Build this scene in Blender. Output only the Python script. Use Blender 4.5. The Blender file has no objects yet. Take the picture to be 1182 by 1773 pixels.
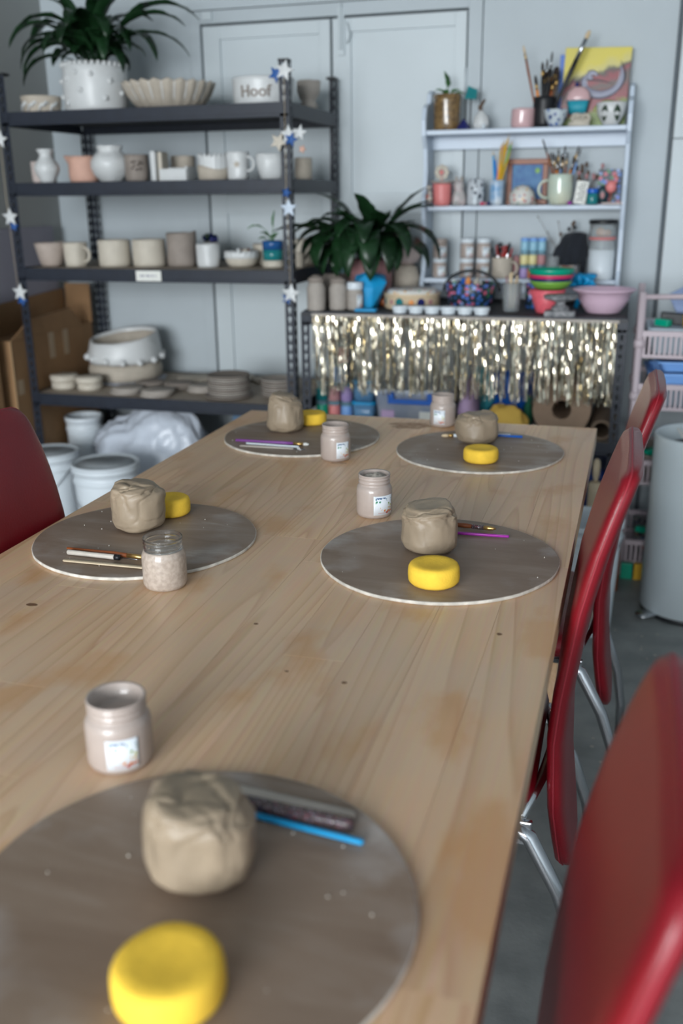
import bpy, bmesh, math, random
from mathutils import Vector, Matrix, noise
random.seed(7)
SC = bpy.context.scene
COL = SC.collection
PI = math.pi

# ------------------------------------------------------------------ camera
def set_camera():
    th, yaw, roll = math.radians(18.27), math.radians(16.3), 0.0108
    D = Vector((-math.sin(yaw)*math.cos(th), math.cos(yaw)*math.cos(th), -math.sin(th)))
    r = Vector((math.cos(yaw), math.sin(yaw), 0)); u = r.cross(D)
    R = r*math.cos(roll) - u*math.sin(roll); U = u*math.cos(roll) + r*math.sin(roll)
    c = bpy.data.cameras.new('camera'); o = bpy.data.objects.new('camera', c); COL.objects.link(o)
    m = Matrix((( R.x, U.x, -D.x, 0), (R.y, U.y, -D.y, 0), (R.z, U.z, -D.z, 1.33), (0, 0, 0, 1)))
    o.matrix_world = m
    c.sensor_fit = 'VERTICAL'; c.sensor_height = 36; c.sensor_width = 24
    c.lens = 1654/1773*36; c.clip_start = .02
    c.dof.use_dof = True; c.dof.focus_distance = 1.66; c.dof.aperture_fstop = 2.7
    SC.camera = o
set_camera()
# ------------------------------------------------------------------ light
W = bpy.data.worlds.new('world'); SC.world = W; W.use_nodes = True
W.node_tree.nodes['Background'].inputs[0].default_value = (.62, .74, .85, 1)
W.node_tree.nodes['Background'].inputs[1].default_value = .6
def area(name, loc, target, sx, sy, power, col):
    l = bpy.data.lights.new(name, 'AREA'); l.shape = 'RECTANGLE'; l.size = sx; l.size_y = sy
    l.energy = power; l.color = col
    o = bpy.data.objects.new(name, l); COL.objects.link(o); o.location = loc
    o.rotation_euler = (Vector(target)-Vector(loc)).to_track_quat('-Z', 'Y').to_euler()
area('doorway_daylight', (-1.3, -4.4, 1.65), (-.9, 2.5, 1.0), 3.6, 2.1, 420, (.93, .97, 1))
SC.view_settings.view_transform = 'Standard'; SC.view_settings.look = 'None'
SC.view_settings.gamma = 1; SC.view_settings.use_curve_mapping = False
SC.view_settings.exposure = 0.33

# ------------------------------------------------------------------ materials
def srgb(c):
    return tuple(((v/255)/12.92 if v/255 <= .04045 else ((v/255+.055)/1.055)**2.4) for v in c)
MATS = {}
def mat(name, col, rough=.5, var=0, vs=20, bump=0, bs=60, metal=0, trans=0, coat=0, spec=.5, col2=None, rnd=0, ior=1.45, alpha=1, detail=4, strech=None, sheen=0):
    """colour + noise colour variation + noise bump; all procedural"""
    if name in MATS: return MATS[name]
    m = bpy.data.materials.new(name); m.use_nodes = True; nt = m.node_tree; N = nt.nodes; L = nt.links
    b = N['Principled BSDF']; c = srgb(col)
    b.inputs['Base Color'].default_value = (*c, 1); b.inputs['Roughness'].default_value = rough
    b.inputs['Metallic'].default_value = metal; b.inputs['Transmission Weight'].default_value = trans
    b.inputs['Coat Weight'].default_value = coat; b.inputs['Specular IOR Level'].default_value = spec
    b.inputs['IOR'].default_value = ior; b.inputs['Alpha'].default_value = alpha
    b.inputs['Coat Roughness'].default_value = .08
    if sheen: b.inputs['Sheen Weight'].default_value = sheen
    tc = N.new('ShaderNodeTexCoord'); src = tc.outputs['Object']
    if strech:
        mp = N.new('ShaderNodeMapping'); mp.inputs['Scale'].default_value = strech; L.new(src, mp.inputs[0]); src = mp.outputs[0]
    out = None
    if var or col2:
        n = N.new('ShaderNodeTexNoise'); n.inputs['Scale'].default_value = vs; n.inputs['Detail'].default_value = detail
        L.new(src, n.inputs['Vector'])
        r = N.new('ShaderNodeValToRGB'); L.new(n.outputs['Fac'], r.inputs[0])
        r.color_ramp.elements[0].position = .35; r.color_ramp.elements[1].position = .65
        if col2: a, z = c, srgb(col2)
        else: a, z = tuple(v*(1-var) for v in c), tuple(min(1, v*(1+var)) for v in c)
        r.color_ramp.elements[0].color = (*a, 1); r.color_ramp.elements[1].color = (*z, 1)
        out = r.outputs[0]
    if rnd:
        oi = N.new('ShaderNodeObjectInfo'); mr = N.new('ShaderNodeMapRange')
        mr.inputs[3].default_value = 1-rnd; mr.inputs[4].default_value = 1+rnd; L.new(oi.outputs['Random'], mr.inputs[0])
        hv = N.new('ShaderNodeHueSaturation'); L.new(mr.outputs[0], hv.inputs['Value'])
        if out: L.new(out, hv.inputs['Color'])
        else: hv.inputs['Color'].default_value = (*c, 1)
        out = hv.outputs[0]
    if out: L.new(out, b.inputs['Base Color'])
    if bump:
        n2 = N.new('ShaderNodeTexNoise'); n2.inputs['Scale'].default_value = bs; n2.inputs['Detail'].default_value = 6
        L.new(src, n2.inputs['Vector'])
        bp = N.new('ShaderNodeBump'); bp.inputs['Strength'].default_value = min(1, bump); bp.inputs['Distance'].default_value = .003
        L.new(n2.outputs['Fac'], bp.inputs['Height']); L.new(bp.outputs[0], b.inputs['Normal'])
    MATS[name] = m
    return m
def ramp(N, els):
    r = N.new('ShaderNodeValToRGB'); e = r.color_ramp.elements
    e[0].position, e[0].color = els[0][0], (*srgb(els[0][1]), 1)
    e[1].position, e[1].color = els[-1][0], (*srgb(els[-1][1]), 1)
    for p, c in els[1:-1]:
        x = e.new(p); x.color = (*srgb(c), 1)
    return r
def pine_material():
    m = bpy.data.materials.new('pine'); m.use_nodes = True; nt = m.node_tree; N = nt.nodes; L = nt.links
    b = N['Principled BSDF']; tc = N.new('ShaderNodeTexCoord'); oi = N.new('ShaderNodeObjectInfo')
    off = N.new('ShaderNodeVectorMath'); off.operation = 'MULTIPLY_ADD'
    cx = N.new('ShaderNodeCombineXYZ')
    for i in range(3): L.new(oi.outputs['Random'], cx.inputs[i])
    L.new(cx.outputs[0], off.inputs[0]); off.inputs[1].default_value = (7, 31, 13); L.new(tc.outputs['Object'], off.inputs[2])
    mp = N.new('ShaderNodeMapping'); mp.inputs['Scale'].default_value = (1, .055, 1); L.new(off.outputs[0], mp.inputs[0])
    n1 = N.new('ShaderNodeTexNoise'); n1.inputs['Scale'].default_value = 8; n1.inputs['Detail'].default_value = 1; n1.inputs['Distortion'].default_value = .12
    L.new(mp.outputs[0], n1.inputs['Vector'])
    mul = N.new('ShaderNodeMath'); mul.operation = 'MULTIPLY'; mul.inputs[1].default_value = 17; L.new(n1.outputs['Fac'], mul.inputs[0])
    fr = N.new('ShaderNodeMath'); fr.operation = 'FRACT'; L.new(mul.outputs[0], fr.inputs[0])
    r = ramp(N, [(0, (220, 184, 148)), (.5, (218, 181, 144)), (.8, (211, 172, 134)), (.92, (202, 160, 121)), (1, (219, 183, 146))]); L.new(fr.outputs[0], r.inputs[0])
    # fine fibre
    mp2 = N.new('ShaderNodeMapping'); mp2.inputs['Scale'].default_value = (220, 5, 50); L.new(tc.outputs['Object'], mp2.inputs[0])
    n2 = N.new('ShaderNodeTexNoise'); n2.inputs['Scale'].default_value = 1; n2.inputs['Detail'].default_value = 3; L.new(mp2.outputs[0], n2.inputs['Vector'])
    mx = N.new('ShaderNodeMix'); mx.data_type = 'RGBA'; mx.blend_type = 'OVERLAY'; mx.inputs['Factor'].default_value = .14
    L.new(r.outputs[0], mx.inputs[6]); L.new(n2.outputs['Color'], mx.inputs[7])
    hs0 = N.new('ShaderNodeHueSaturation'); mr = N.new('ShaderNodeMapRange'); mr.inputs[3].default_value = .93; mr.inputs[4].default_value = 1.06
    L.new(oi.outputs['Random'], mr.inputs[0]); L.new(mr.outputs[0], hs0.inputs['Value']); L.new(mx.outputs[2], hs0.inputs['Color'])
    # worn clay film: greyer, paler clouds; stains: darker ochre
    n3 = N.new('ShaderNodeTexNoise'); n3.inputs['Scale'].default_value = 3.1; n3.inputs['Detail'].default_value = 5; n3.inputs['Roughness'].default_value = .62
    geo = N.new('ShaderNodeNewGeometry'); L.new(geo.outputs['Position'], n3.inputs['Vector'])
    r3 = ramp(N, [(.42, (0, 0, 0)), (.66, (255, 255, 255))]); L.new(n3.outputs['Fac'], r3.inputs[0])
    f3 = N.new('ShaderNodeMath'); f3.operation = 'MULTIPLY'; f3.inputs[1].default_value = .38; L.new(r3.outputs[0], f3.inputs[0])
    mg = N.new('ShaderNodeMix'); mg.data_type = 'RGBA'; L.new(f3.outputs[0], mg.inputs['Factor']); L.new(hs0.outputs[0], mg.inputs[6]); mg.inputs[7].default_value = (*srgb((196, 180, 163)), 1)
    n4 = N.new('ShaderNodeTexNoise'); n4.inputs['Scale'].default_value = 5.3; n4.inputs['Detail'].default_value = 6
    mp4 = N.new('ShaderNodeMapping'); mp4.inputs['Location'].default_value = (4.2, 1.7, 3); mp4.inputs['Scale'].default_value = (1.3, .7, 1); L.new(geo.outputs['Position'], mp4.inputs[0]); L.new(mp4.outputs[0], n4.inputs['Vector'])
    r4 = ramp(N, [(.55, (0, 0, 0)), (.62, (255, 255, 255))]); L.new(n4.outputs['Fac'], r4.inputs[0])
    f4 = N.new('ShaderNodeMath'); f4.operation = 'MULTIPLY'; f4.inputs[1].default_value = .55; L.new(r4.outputs[0], f4.inputs[0])
    ms = N.new('ShaderNodeMix'); ms.data_type = 'RGBA'; L.new(f4.outputs[0], ms.inputs['Factor']); L.new(mg.outputs[2], ms.inputs[6]); ms.inputs[7].default_value = (*srgb((200, 148, 96)), 1)
    L.new(ms.outputs[2], b.inputs['Base Color'])
    rr = N.new('ShaderNodeMapRange'); rr.inputs[3].default_value = .27; rr.inputs[4].default_value = .45; L.new(n3.outputs['Fac'], rr.inputs[0]); L.new(rr.outputs[0], b.inputs['Roughness'])
    bp = N.new('ShaderNodeBump'); bp.inputs['Strength'].default_value = .12; bp.inputs['Distance'].default_value = .001; L.new(n2.outputs['Fac'], bp.inputs['Height']); L.new(bp.outputs[0], b.inputs['Normal'])
    MATS['pine'] = m; return m
def bat_material():
    m = bpy.data.materials.new('hardboard'); m.use_nodes = True; nt = m.node_tree; N = nt.nodes; L = nt.links
    b = N['Principled BSDF']; tc = N.new('ShaderNodeTexCoord'); oi = N.new('ShaderNodeObjectInfo')
    cx = N.new('ShaderNodeCombineXYZ')
    for i in range(3): L.new(oi.outputs['Random'], cx.inputs[i])
    off = N.new('ShaderNodeVectorMath'); off.operation = 'MULTIPLY_ADD'; L.new(cx.outputs[0], off.inputs[0]); off.inputs[1].default_value = (17, 11, 5); L.new(tc.outputs['Object'], off.inputs[2])
    mp = N.new('ShaderNodeMapping'); mp.inputs['Scale'].default_value = (1.3, 5.5, 1); mp.inputs['Rotation'].default_value = (0, 0, .25); L.new(off.outputs[0], mp.inputs[0])
    n = N.new('ShaderNodeTexNoise'); n.inputs['Scale'].default_value = 3; n.inputs['Detail'].default_value = 7; n.inputs['Roughness'].default_value = .6; n.inputs['Distortion'].default_value = .5
    L.new(mp.outputs[0], n.inputs['Vector'])
    r = ramp(N, [(.3, (124, 104, 88)), (.5, (136, 117, 101)), (.62, (146, 129, 115)), (.76, (174, 163, 154))]); L.new(n.outputs['Fac'], r.inputs[0])
    # pale clay residue towards the rim (object space radius)
    ln = N.new('ShaderNodeVectorMath'); ln.operation = 'LENGTH'; L.new(tc.outputs['Object'], ln.inputs[0])
    mr = N.new('ShaderNodeMapRange'); mr.inputs[1].default_value = .12; mr.inputs[2].default_value = .2; mr.inputs[3].default_value = 0; mr.inputs[4].default_value = .75; L.new(ln.outputs['Value'], mr.inputs[0])
    n5 = N.new('ShaderNodeTexNoise'); n5.inputs['Scale'].default_value = 9; n5.inputs['Detail'].default_value = 6; L.new(off.outputs[0], n5.inputs['Vector'])
    r5 = ramp(N, [(.5, (0, 0, 0)), (.7, (255, 255, 255))]); L.new(n5.outputs['Fac'], r5.inputs[0])
    mm = N.new('ShaderNodeMath'); mm.operation = 'MULTIPLY'; L.new(mr.outputs[0], mm.inputs[0]); L.new(r5.outputs[0], mm.inputs[1])
    mx = N.new('ShaderNodeMix'); mx.data_type = 'RGBA'; L.new(mm.outputs[0], mx.inputs['Factor']); L.new(r.outputs[0], mx.inputs[6]); mx.inputs[7].default_value = (*srgb((196, 192, 190)), 1)
    L.new(mx.outputs[2], b.inputs['Base Color']); b.inputs['Roughness'].default_value = .5
    n6 = N.new('ShaderNodeTexNoise'); n6.inputs['Scale'].default_value = 250; L.new(tc.outputs['Object'], n6.inputs['Vector'])
    bp = N.new('ShaderNodeBump'); bp.inputs['Strength'].default_value = .15; bp.inputs['Distance'].default_value = .001; L.new(n6.outputs['Fac'], bp.inputs['Height']); L.new(bp.outputs[0], b.inputs['Normal'])
    return m
def label_material():
    m = bpy.data.materials.new('printed_label'); m.use_nodes = True; nt = m.node_tree; N = nt.nodes; L = nt.links
    b = N['Principled BSDF']; b.inputs['Roughness'].default_value = .35
    uv = N.new('ShaderNodeUVMap'); sep = N.new('ShaderNodeSeparateXYZ'); L.new(uv.outputs[0], sep.inputs[0])
    def math_(op, a, bb, c=None):
        n = N.new('ShaderNodeMath'); n.operation = op
        for i, v in enumerate([a, bb, c]):
            if v is None: continue
            if isinstance(v, (int, float)): n.inputs[i].default_value = v
            else: L.new(v, n.inputs[i])
        return n.outputs[0]
    u, v = sep.outputs[0], sep.outputs[1]
    du = math_('ABSOLUTE', math_('SUBTRACT', u, .52), None); dv = math_('ABSOLUTE', math_('SUBTRACT', v, .48), None)
    mx = math_('MAXIMUM', du, dv)
    band = math_('MULTIPLY', math_('GREATER_THAN', mx, .20), math_('LESS_THAN', mx, .43))
    vo = N.new('ShaderNodeTexVoronoi'); vo.inputs['Scale'].default_value = 9; L.new(uv.outputs[0], vo.inputs['Vector'])
    leaf = math_('LESS_THAN', vo.outputs['Distance'], .46)
    right = math_('GREATER_THAN', math_('ADD', u, v), .62)
    fac = math_('MULTIPLY', math_('MULTIPLY', band, leaf), right)
    # small lines of red print along the foot of the label
    ln = math_('MULTIPLY', math_('GREATER_THAN', math_('SINE', math_('MULTIPLY', u, 110), None), .1), math_('MULTIPLY', math_('LESS_THAN', math_('ABSOLUTE', math_('SUBTRACT', v, .1), None), .022), math_('MULTIPLY', math_('GREATER_THAN', u, .2), math_('LESS_THAN', u, .86))))
    cr = ramp(N, [(.1, (206, 60, 50)), (.25, (226, 150, 50)), (.45, (190, 186, 50)), (.65, (30, 130, 70)), (.9, (24, 70, 130))]); L.new(v, cr.inputs[0])
    m1 = N.new('ShaderNodeMix'); m1.data_type = 'RGBA'; L.new(fac, m1.inputs['Factor']); m1.inputs[6].default_value = (*srgb((226, 232, 238)), 1); L.new(cr.outputs[0], m1.inputs[7])
    m2 = N.new('ShaderNodeMix'); m2.data_type = 'RGBA'; L.new(ln, m2.inputs['Factor']); L.new(m1.outputs[2], m2.inputs[6]); m2.inputs[7].default_value = (*srgb((205, 120, 110)), 1)
    L.new(m2.outputs[2], b.inputs['Base Color']); return m
def swirl_material():
    m = bpy.data.materials.new('abstract_painting'); m.use_nodes = True; nt = m.node_tree; N = nt.nodes; L = nt.links
    b = N['Principled BSDF']; b.inputs['Roughness'].default_value = .35
    tc = N.new('ShaderNodeTexCoord'); sx = N.new('ShaderNodeSeparateXYZ'); L.new(tc.outputs['Object'], sx.inputs[0]); q = N.new('ShaderNodeMath'); q.operation = 'MULTIPLY_ADD'; L.new(sx.outputs[0], q.inputs[0]); q.inputs[1].default_value = -.32; L.new(sx.outputs[2], q.inputs[2])
    nz = N.new('ShaderNodeTexNoise'); nz.inputs['Scale'].default_value = 16; nz.inputs['Detail'].default_value = 3; L.new(tc.outputs['Object'], nz.inputs['Vector']); w = N.new('ShaderNodeMath'); w.operation = 'MULTIPLY_ADD'; L.new(nz.outputs['Fac'], w.inputs[0]); w.inputs[1].default_value = .10; L.new(q.outputs[0], w.inputs[2])
    k4 = N.new('ShaderNodeMath'); k4.operation = 'MULTIPLY'; k4.inputs[1].default_value = 2.6; L.new(w.outputs[0], k4.inputs[0])
    r = ramp(N, [(0, (60, 56, 66)), (.10, (120, 146, 52)), (.24, (120, 140, 56)), (.30, (140, 56, 66)), (.42, (120, 60, 60)), (.50, (90, 80, 76)), (.56, (140, 48, 60)), (.60, (60, 60, 56)), (.64, (196, 186, 110)), (.72, (206, 190, 62)), (1, (198, 184, 70))]); L.new(k4.outputs[0], r.inputs[0])
    L.new(r.outputs[0], b.inputs['Base Color']); return m
def spots_material(name, base, cols, scale=60, size=.4, rough=.4):
    m = bpy.data.materials.new(name); m.use_nodes = True; nt = m.node_tree; N = nt.nodes; L = nt.links
    b = N['Principled BSDF']; b.inputs['Roughness'].default_value = rough
    tc = N.new('ShaderNodeTexCoord'); vo = N.new('ShaderNodeTexVoronoi'); vo.inputs['Scale'].default_value = scale; L.new(tc.outputs['Object'], vo.inputs['Vector'])
    lt = N.new('ShaderNodeMath'); lt.operation = 'LESS_THAN'; lt.inputs[1].default_value = size; L.new(vo.outputs['Distance'], lt.inputs[0])
    sp = N.new('ShaderNodeSeparateXYZ'); L.new(vo.outputs['Color'], sp.inputs[0])
    r = ramp(N, [(i/len(cols), c) for i, c in enumerate(cols)]); r.color_ramp.interpolation = 'CONSTANT'; L.new(sp.outputs[0], r.inputs[0])
    mx = N.new('ShaderNodeMix'); mx.data_type = 'RGBA'; L.new(lt.outputs[0], mx.inputs['Factor']); mx.inputs[6].default_value = (*srgb(base), 1); L.new(r.outputs[0], mx.inputs[7])
    L.new(mx.outputs[2], b.inputs['Base Color']); MATS[name] = m; return m
def clay_material():
    m = mat('wet_clay', (150, 134, 114), .42, var=.1, vs=14, bump=.45, bs=30, spec=.4, rnd=.04); return m

M = {}
M['pine'] = pine_material(); M['bat'] = bat_material(); M['label'] = label_material(); M['swirl'] = swirl_material(); M['clay'] = clay_material()
M['bat_edge'] = mat('bat_edge', (206, 200, 190), .7, var=.2, vs=60)
M['wall'] = mat('wall_paint', (178, 187, 192), .55, var=.03, vs=3, bump=.08, bs=120)
M['wallL'] = mat('left_wall_paint', (160, 162, 160), .7, var=.03, vs=3)
M['panel'] = mat('panel_paint', (194, 203, 207), .45, var=.02, vs=3)
M['gap'] = mat('gap_dark', (90, 98, 104), .8)
M['ceil'] = mat('ceiling_paint', (170, 174, 176), .8)
M['floor'] = mat('concrete', (116, 120, 120), .5, vs=9, bump=.2, bs=60, col2=(138, 142, 141), detail=8)
M['steel'] = mat('dark_steel', (30, 36, 48), .45, var=.12, vs=30, spec=.5)
M['board'] = mat('particle_board', (168, 156, 142), .7, var=.1, vs=90)
M['boardk'] = mat('dark_board', (60, 60, 62), .7)
M['red'] = mat('red_leather', (122, 14, 27), .34, var=.06, vs=10, bump=.12, bs=220, spec=.5)
M['piping'] = mat('red_piping', (150, 40, 52), .5)
M['chrome'] = mat('chrome', (190, 192, 196), .18, metal=1)
M['yellow'] = mat('yellow_sponge', (244, 200, 66), .85, var=.05, vs=60, bump=.25, bs=320)
M['glass'] = mat('clear_glass', (250, 252, 252), .02, trans=1, ior=1.45)
M['plasticc'] = mat('clear_plastic', (225, 235, 245), .18, trans=.85, ior=1.2)
M['slip'] = mat('clay_slip', (172, 158, 150), .45, var=.03, vs=50, coat=.5)
M['slipd'] = mat('speckled_slip', (184, 170, 158), .5, vs=160, col2=(162, 148, 136), coat=.6)
M['slipp'] = mat('dry_slip', (170, 162, 152), .8, var=.15, vs=120, bump=.6, bs=200)
M['blobw'] = mat('white_glaze', (206, 208, 208), .35, var=.03, vs=20, bump=.15, bs=40)
M['bisque'] = mat('beige_bisque', (182, 172, 158), .7, var=.06, vs=25, bump=.2, bs=60, rnd=.04)
M['bisque2'] = mat('cream_bisque', (196, 188, 174), .65, var=.05, vs=25, bump=.2, bs=60)
M['greyb'] = mat('grey_brown_clay', (142, 132, 124), .7, var=.08, vs=25, bump=.3, bs=60, rnd=.04)
M['greyl'] = mat('light_grey_clay', (168, 160, 152), .7, var=.08, vs=25, bump=.2, bs=60, rnd=.05)
M['pinkc'] = mat('pink_terracotta', (208, 166, 148), .7, var=.06, vs=25, bump=.2, bs=60)
M['white'] = mat('white_plastic', (214, 222, 228), .38)
M['whitep'] = mat('white_paint', (196, 208, 222), .4, var=.02, vs=8)
M['cream'] = mat('cream_label', (222, 222, 216), .5)
M['leaf'] = mat('dark_leaf', (24, 52, 28), .34, var=.3, vs=14, rnd=.3, spec=.5)
M['leafl'] = mat('bright_leaf', (60, 118, 52), .35, var=.2, vs=20, rnd=.15)
M['soil'] = mat('soil', (50, 40, 32), .9, var=.3, vs=80, bump=.8, bs=80)
M['card'] = mat('cardboard', (146, 112, 78), .75, var=.07, vs=12, rnd=.06)
M['cardl'] = mat('cardboard_edge', (176, 148, 112), .8)
M['tape'] = mat('packing_tape', (170, 148, 122), .3, var=.05, vs=20)
M['foam'] = mat('foam_sheet', (150, 148, 160), .7, var=.03, vs=8)
M['black'] = mat('black_plastic', (22, 24, 28), .45)
M['blackc'] = mat('black_cloth', (24, 28, 36), .9, var=.2, vs=30, sheen=.2)
M['gold'] = mat('tinsel_foil', (226, 217, 196), .14, metal=1)
M['cyan'] = mat('cyan_plastic', (22, 150, 206), .35, var=.04, vs=30)
M['blue'] = mat('blue_plastic', (24, 96, 190), .35)
M['dblue'] = mat('dark_blue_glaze', (30, 36, 96), .25)
M['lblue'] = mat('pale_blue_plastic', (120, 166, 226), .4)
M['teal'] = mat('teal_glaze', (32, 120, 124), .2)
M['pink'] = mat('pale_pink_plastic', (216, 186, 204), .35)
M['pinkg'] = mat('pink_glaze', (206, 170, 172), .2, coat=.5)
M['trol'] = mat('dusty_pink_paint', (190, 176, 182), .45)
M['coral'] = mat('coral_plastic', (222, 98, 110), .4, var=.1, vs=90)
M['coralp'] = mat('coral_glaze', (216, 128, 126), .4)
M['green'] = mat('mint_green_plastic', (0, 158, 126), .3)
M['lime'] = mat('lime_plastic', (120, 170, 70), .4)
M['rasp'] = mat('raspberry_plastic', (206, 52, 96), .35)
M['navy'] = mat('navy_plastic', (24, 34, 92), .35)
M['orange'] = mat('orange_paint', (232, 146, 70), .5)
M['yel'] = mat('pencil_yellow', (204, 160, 34), .45)
M['woodd'] = mat('brown_wood', (136, 74, 40), .4, var=.1, vs=40)
M['woodl'] = mat('pale_wood', (202, 184, 156), .55, var=.06, vs=40)
M['popst'] = mat('worn_popstick', (188, 180, 170), .5, var=.06, vs=40)
M['purple'] = mat('purple_plastic', (160, 40, 158), .28)
M['pviol'] = mat('violet_handle', (132, 74, 150), .35)
M['glit'] = spots_material('glitter_handle', (78, 66, 66), [(150, 130, 140), (60, 50, 60), (190, 180, 190), (160, 70, 90), (50, 60, 110)], 420, .35, .2)
M['bristle'] = mat('bristle', (206, 184, 150), .7)
M['bristled'] = mat('dark_bristle', (44, 34, 30), .8)
M['bristleo'] = mat('orange_bristle', (214, 130, 48), .7)
M['brass'] = mat('brass_ferrule', (206, 168, 104), .3, metal=.9)
M['amber'] = mat('amber_glaze', (140, 112, 72), .2, vs=70, col2=(92, 72, 46), coat=.8, bump=.6, bs=90)
M['mugg'] = mat('celadon_glaze', (190, 204, 190), .2, vs=12, col2=(204, 206, 184), coat=.5)
M['marble'] = mat('marbled_clay', (150, 150, 152), .5, vs=60, col2=(84, 88, 92), strech=(1, 1, 3))
M['sglass'] = mat('thin_glass', (232, 238, 240), .12, trans=.75, ior=1.15)
M['floral'] = spots_material('floral_print', (36, 52, 66), [(90, 120, 200), (200, 110, 140), (60, 110, 180), (60, 120, 80), (150, 170, 220), (190, 90, 110)], 62, .5)
M['pdots'] = spots_material('coloured_daubs', (214, 212, 206), [(190, 70, 70), (60, 140, 110), (220, 160, 60), (60, 90, 150), (214, 212, 206)], 75, .36)
M['bdots'] = spots_material('blue_daubs', (190, 200, 206), [(40, 60, 120), (80, 110, 170), (60, 80, 130)], 60, .4)
M['fdots'] = spots_material('black_and_white_daubs', (196, 202, 208), [(40, 48, 66), (196, 202, 208), (60, 100, 110)], 55, .36)
M['jum'] = spots_material('jumbled_print', (120, 116, 120), [(60, 60, 70), (180, 170, 160), (80, 110, 150), (150, 90, 80), (90, 120, 90)], 45, .5)
M['bag'] = mat('clear_bag', (204, 212, 224), .3, var=.06, vs=9, trans=.08, bump=.7, bs=14)
M['lav'] = mat('lavender_cloth', (196, 168, 204), .8)
M['towel'] = mat('yellow_towel', (232, 190, 92), .9, bump=.4, bs=150)
M['dgreen'] = mat('green_cloth', (40, 112, 84), .8)
M['kraft'] = mat('kraft_paper', (148, 124, 104), .8, var=.04, vs=50)
M['vase'] = mat('pale_pink_clay', (204, 188, 184), .6, var=.05, vs=20)
M['rose'] = mat('rose_clay', (178, 130, 132), .6)
M['tub'] = mat('tinted_tub', (150, 190, 206), .2, trans=.6, ior=1.2)
M['mgrey'] = mat('dry_flower', (96, 78, 66), .9)

# ------------------------------------------------------------------ mesh helpers
def new_obj(name, me, m, parent=None, smooth=True):
    if m is not None:
        for x in (m if isinstance(m, (list, tuple)) else [m]): me.materials.append(x)
    if smooth:
        for p in me.polygons: p.use_smooth = True
    o = bpy.data.objects.new(name, me); COL.objects.link(o)
    if parent: o.parent = parent
    return o
class MB:
    """collects shapes into one mesh"""
    def __init__(s): s.v = []; s.f = []; s.mi = []
    def add(s, v, f, T=None, mi=0):
        o = len(s.v); s.v += [tuple(T @ Vector(p)) if T else tuple(p) for p in v]
        s.f += [tuple(i+o for i in q) for q in f]; s.mi += [mi]*len(f); return s
    def box(s, x0, x1, y0, y1, z0, z1, T=None, mi=0):
        v = [(x0,y0,z0),(x1,y0,z0),(x1,y1,z0),(x0,y1,z0),(x0,y0,z1),(x1,y0,z1),(x1,y1,z1),(x0,y1,z1)]
        return s.add(v, [(0,3,2,1),(4,5,6,7),(0,1,5,4),(1,2,6,5),(2,3,7,6),(3,0,4,7)], T, mi)
    def rings(s, rs, closed=True, cap=True, T=None, mi=0):
        n = len(rs[0]); v = [p for r in rs for p in r]; f = []
        for i in range(len(rs)-1):
            for j in range(n if closed else n-1):
                a = i*n+j; b = i*n+(j+1) % n; f.append((a, b, b+n, a+n))
        if cap and closed:
            f.append(tuple(range(n-1, -1, -1))); k = (len(rs)-1)*n; f.append(tuple(range(k, k+n)))
        return s.add(v, f, T, mi)
    def lathe(s, prof, n=28, fn=None, T=None, mi=0):
        rs = []
        for i, (r, z) in enumerate(prof):
            ring = []
            for j in range(n):
                a = 2*PI*j/n; rr, zz = r, z
                if fn: rr, zz = fn(a, r, z, i)
                ring.append((rr*math.cos(a), rr*math.sin(a), zz))
            rs.append(ring)
        return s.rings(rs, True, True, T, mi)
    def tube(s, pts, r, n=8, T=None, mi=0):
        pts = [Vector(p) for p in pts]; rs = []; up = None
        for i, p in enumerate(pts):
            t = (pts[min(i+1, len(pts)-1)]-pts[max(i-1, 0)]).normalized()
            if up is None: up = t.orthogonal().normalized()
            up = (up-t*up.dot(t)); up = up.normalized() if up.length > 1e-6 else t.orthogonal().normalized()
            w = t.cross(up); rad = r[i] if isinstance(r, (list, tuple)) else r
            rs.append([tuple(p+(up*math.cos(2*PI*j/n)+w*math.sin(2*PI*j/n))*rad) for j in range(n)])
        return s.rings(rs, True, True, T, mi)
    def ball(s, c, r, n=10, m=6, sc=(1, 1, 1), T=None, mi=0):
        rs = []
        for i in range(m+1):
            ph = -PI/2+PI*i/m; cr = max(math.cos(ph), .02)
            rs.append([(c[0]+r*sc[0]*cr*math.cos(2*PI*j/n), c[1]+r*sc[1]*cr*math.sin(2*PI*j/n), c[2]+r*sc[2]*math.sin(ph)) for j in range(n)])
        return s.rings(rs, True, True, T, mi)
    def prism(s, outline, y0, y1, T=None, mi=0):     # outline in x,z extruded along y
        rs = [[(x, y0, z) for x, z in outline], [(x, y1, z) for x, z in outline]]
        return s.rings(rs, True, True, T, mi)
    def build(s, name, m, parent=None, smooth=True, loc=None, bevel=0, auto=False, weld=False):
        me = bpy.data.meshes.new(name); me.from_pydata(s.v, [], s.f); me.update()
        bm = bmesh.new(); bm.from_mesh(me)
        if weld: bmesh.ops.remove_doubles(bm, verts=bm.verts, dist=1e-5)
        bmesh.ops.recalc_face_normals(bm, faces=bm.faces); bm.to_mesh(me); bm.free()
        for p, k in zip(me.polygons, s.mi): p.material_index = k
        o = new_obj(name, me, m, parent, smooth)
        if auto:
            me.set_sharp_from_angle(angle=math.radians(38))
        if loc: o.location = loc
        if bevel:
            b = o.modifiers.new('b', 'BEVEL'); b.width = bevel; b.segments = 2; b.limit_method = 'ANGLE'
        return o
def thing(name, label, cat, loc=(0, 0, 0), rz=0, group=None):
    o = bpy.data.objects.new(name, None); COL.objects.link(o); o.empty_display_size = .05
    o.location = loc; o.rotation_euler = (0, 0, rz); o['label'] = label; o['category'] = cat
    if group: o['group'] = group
    return o
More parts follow.
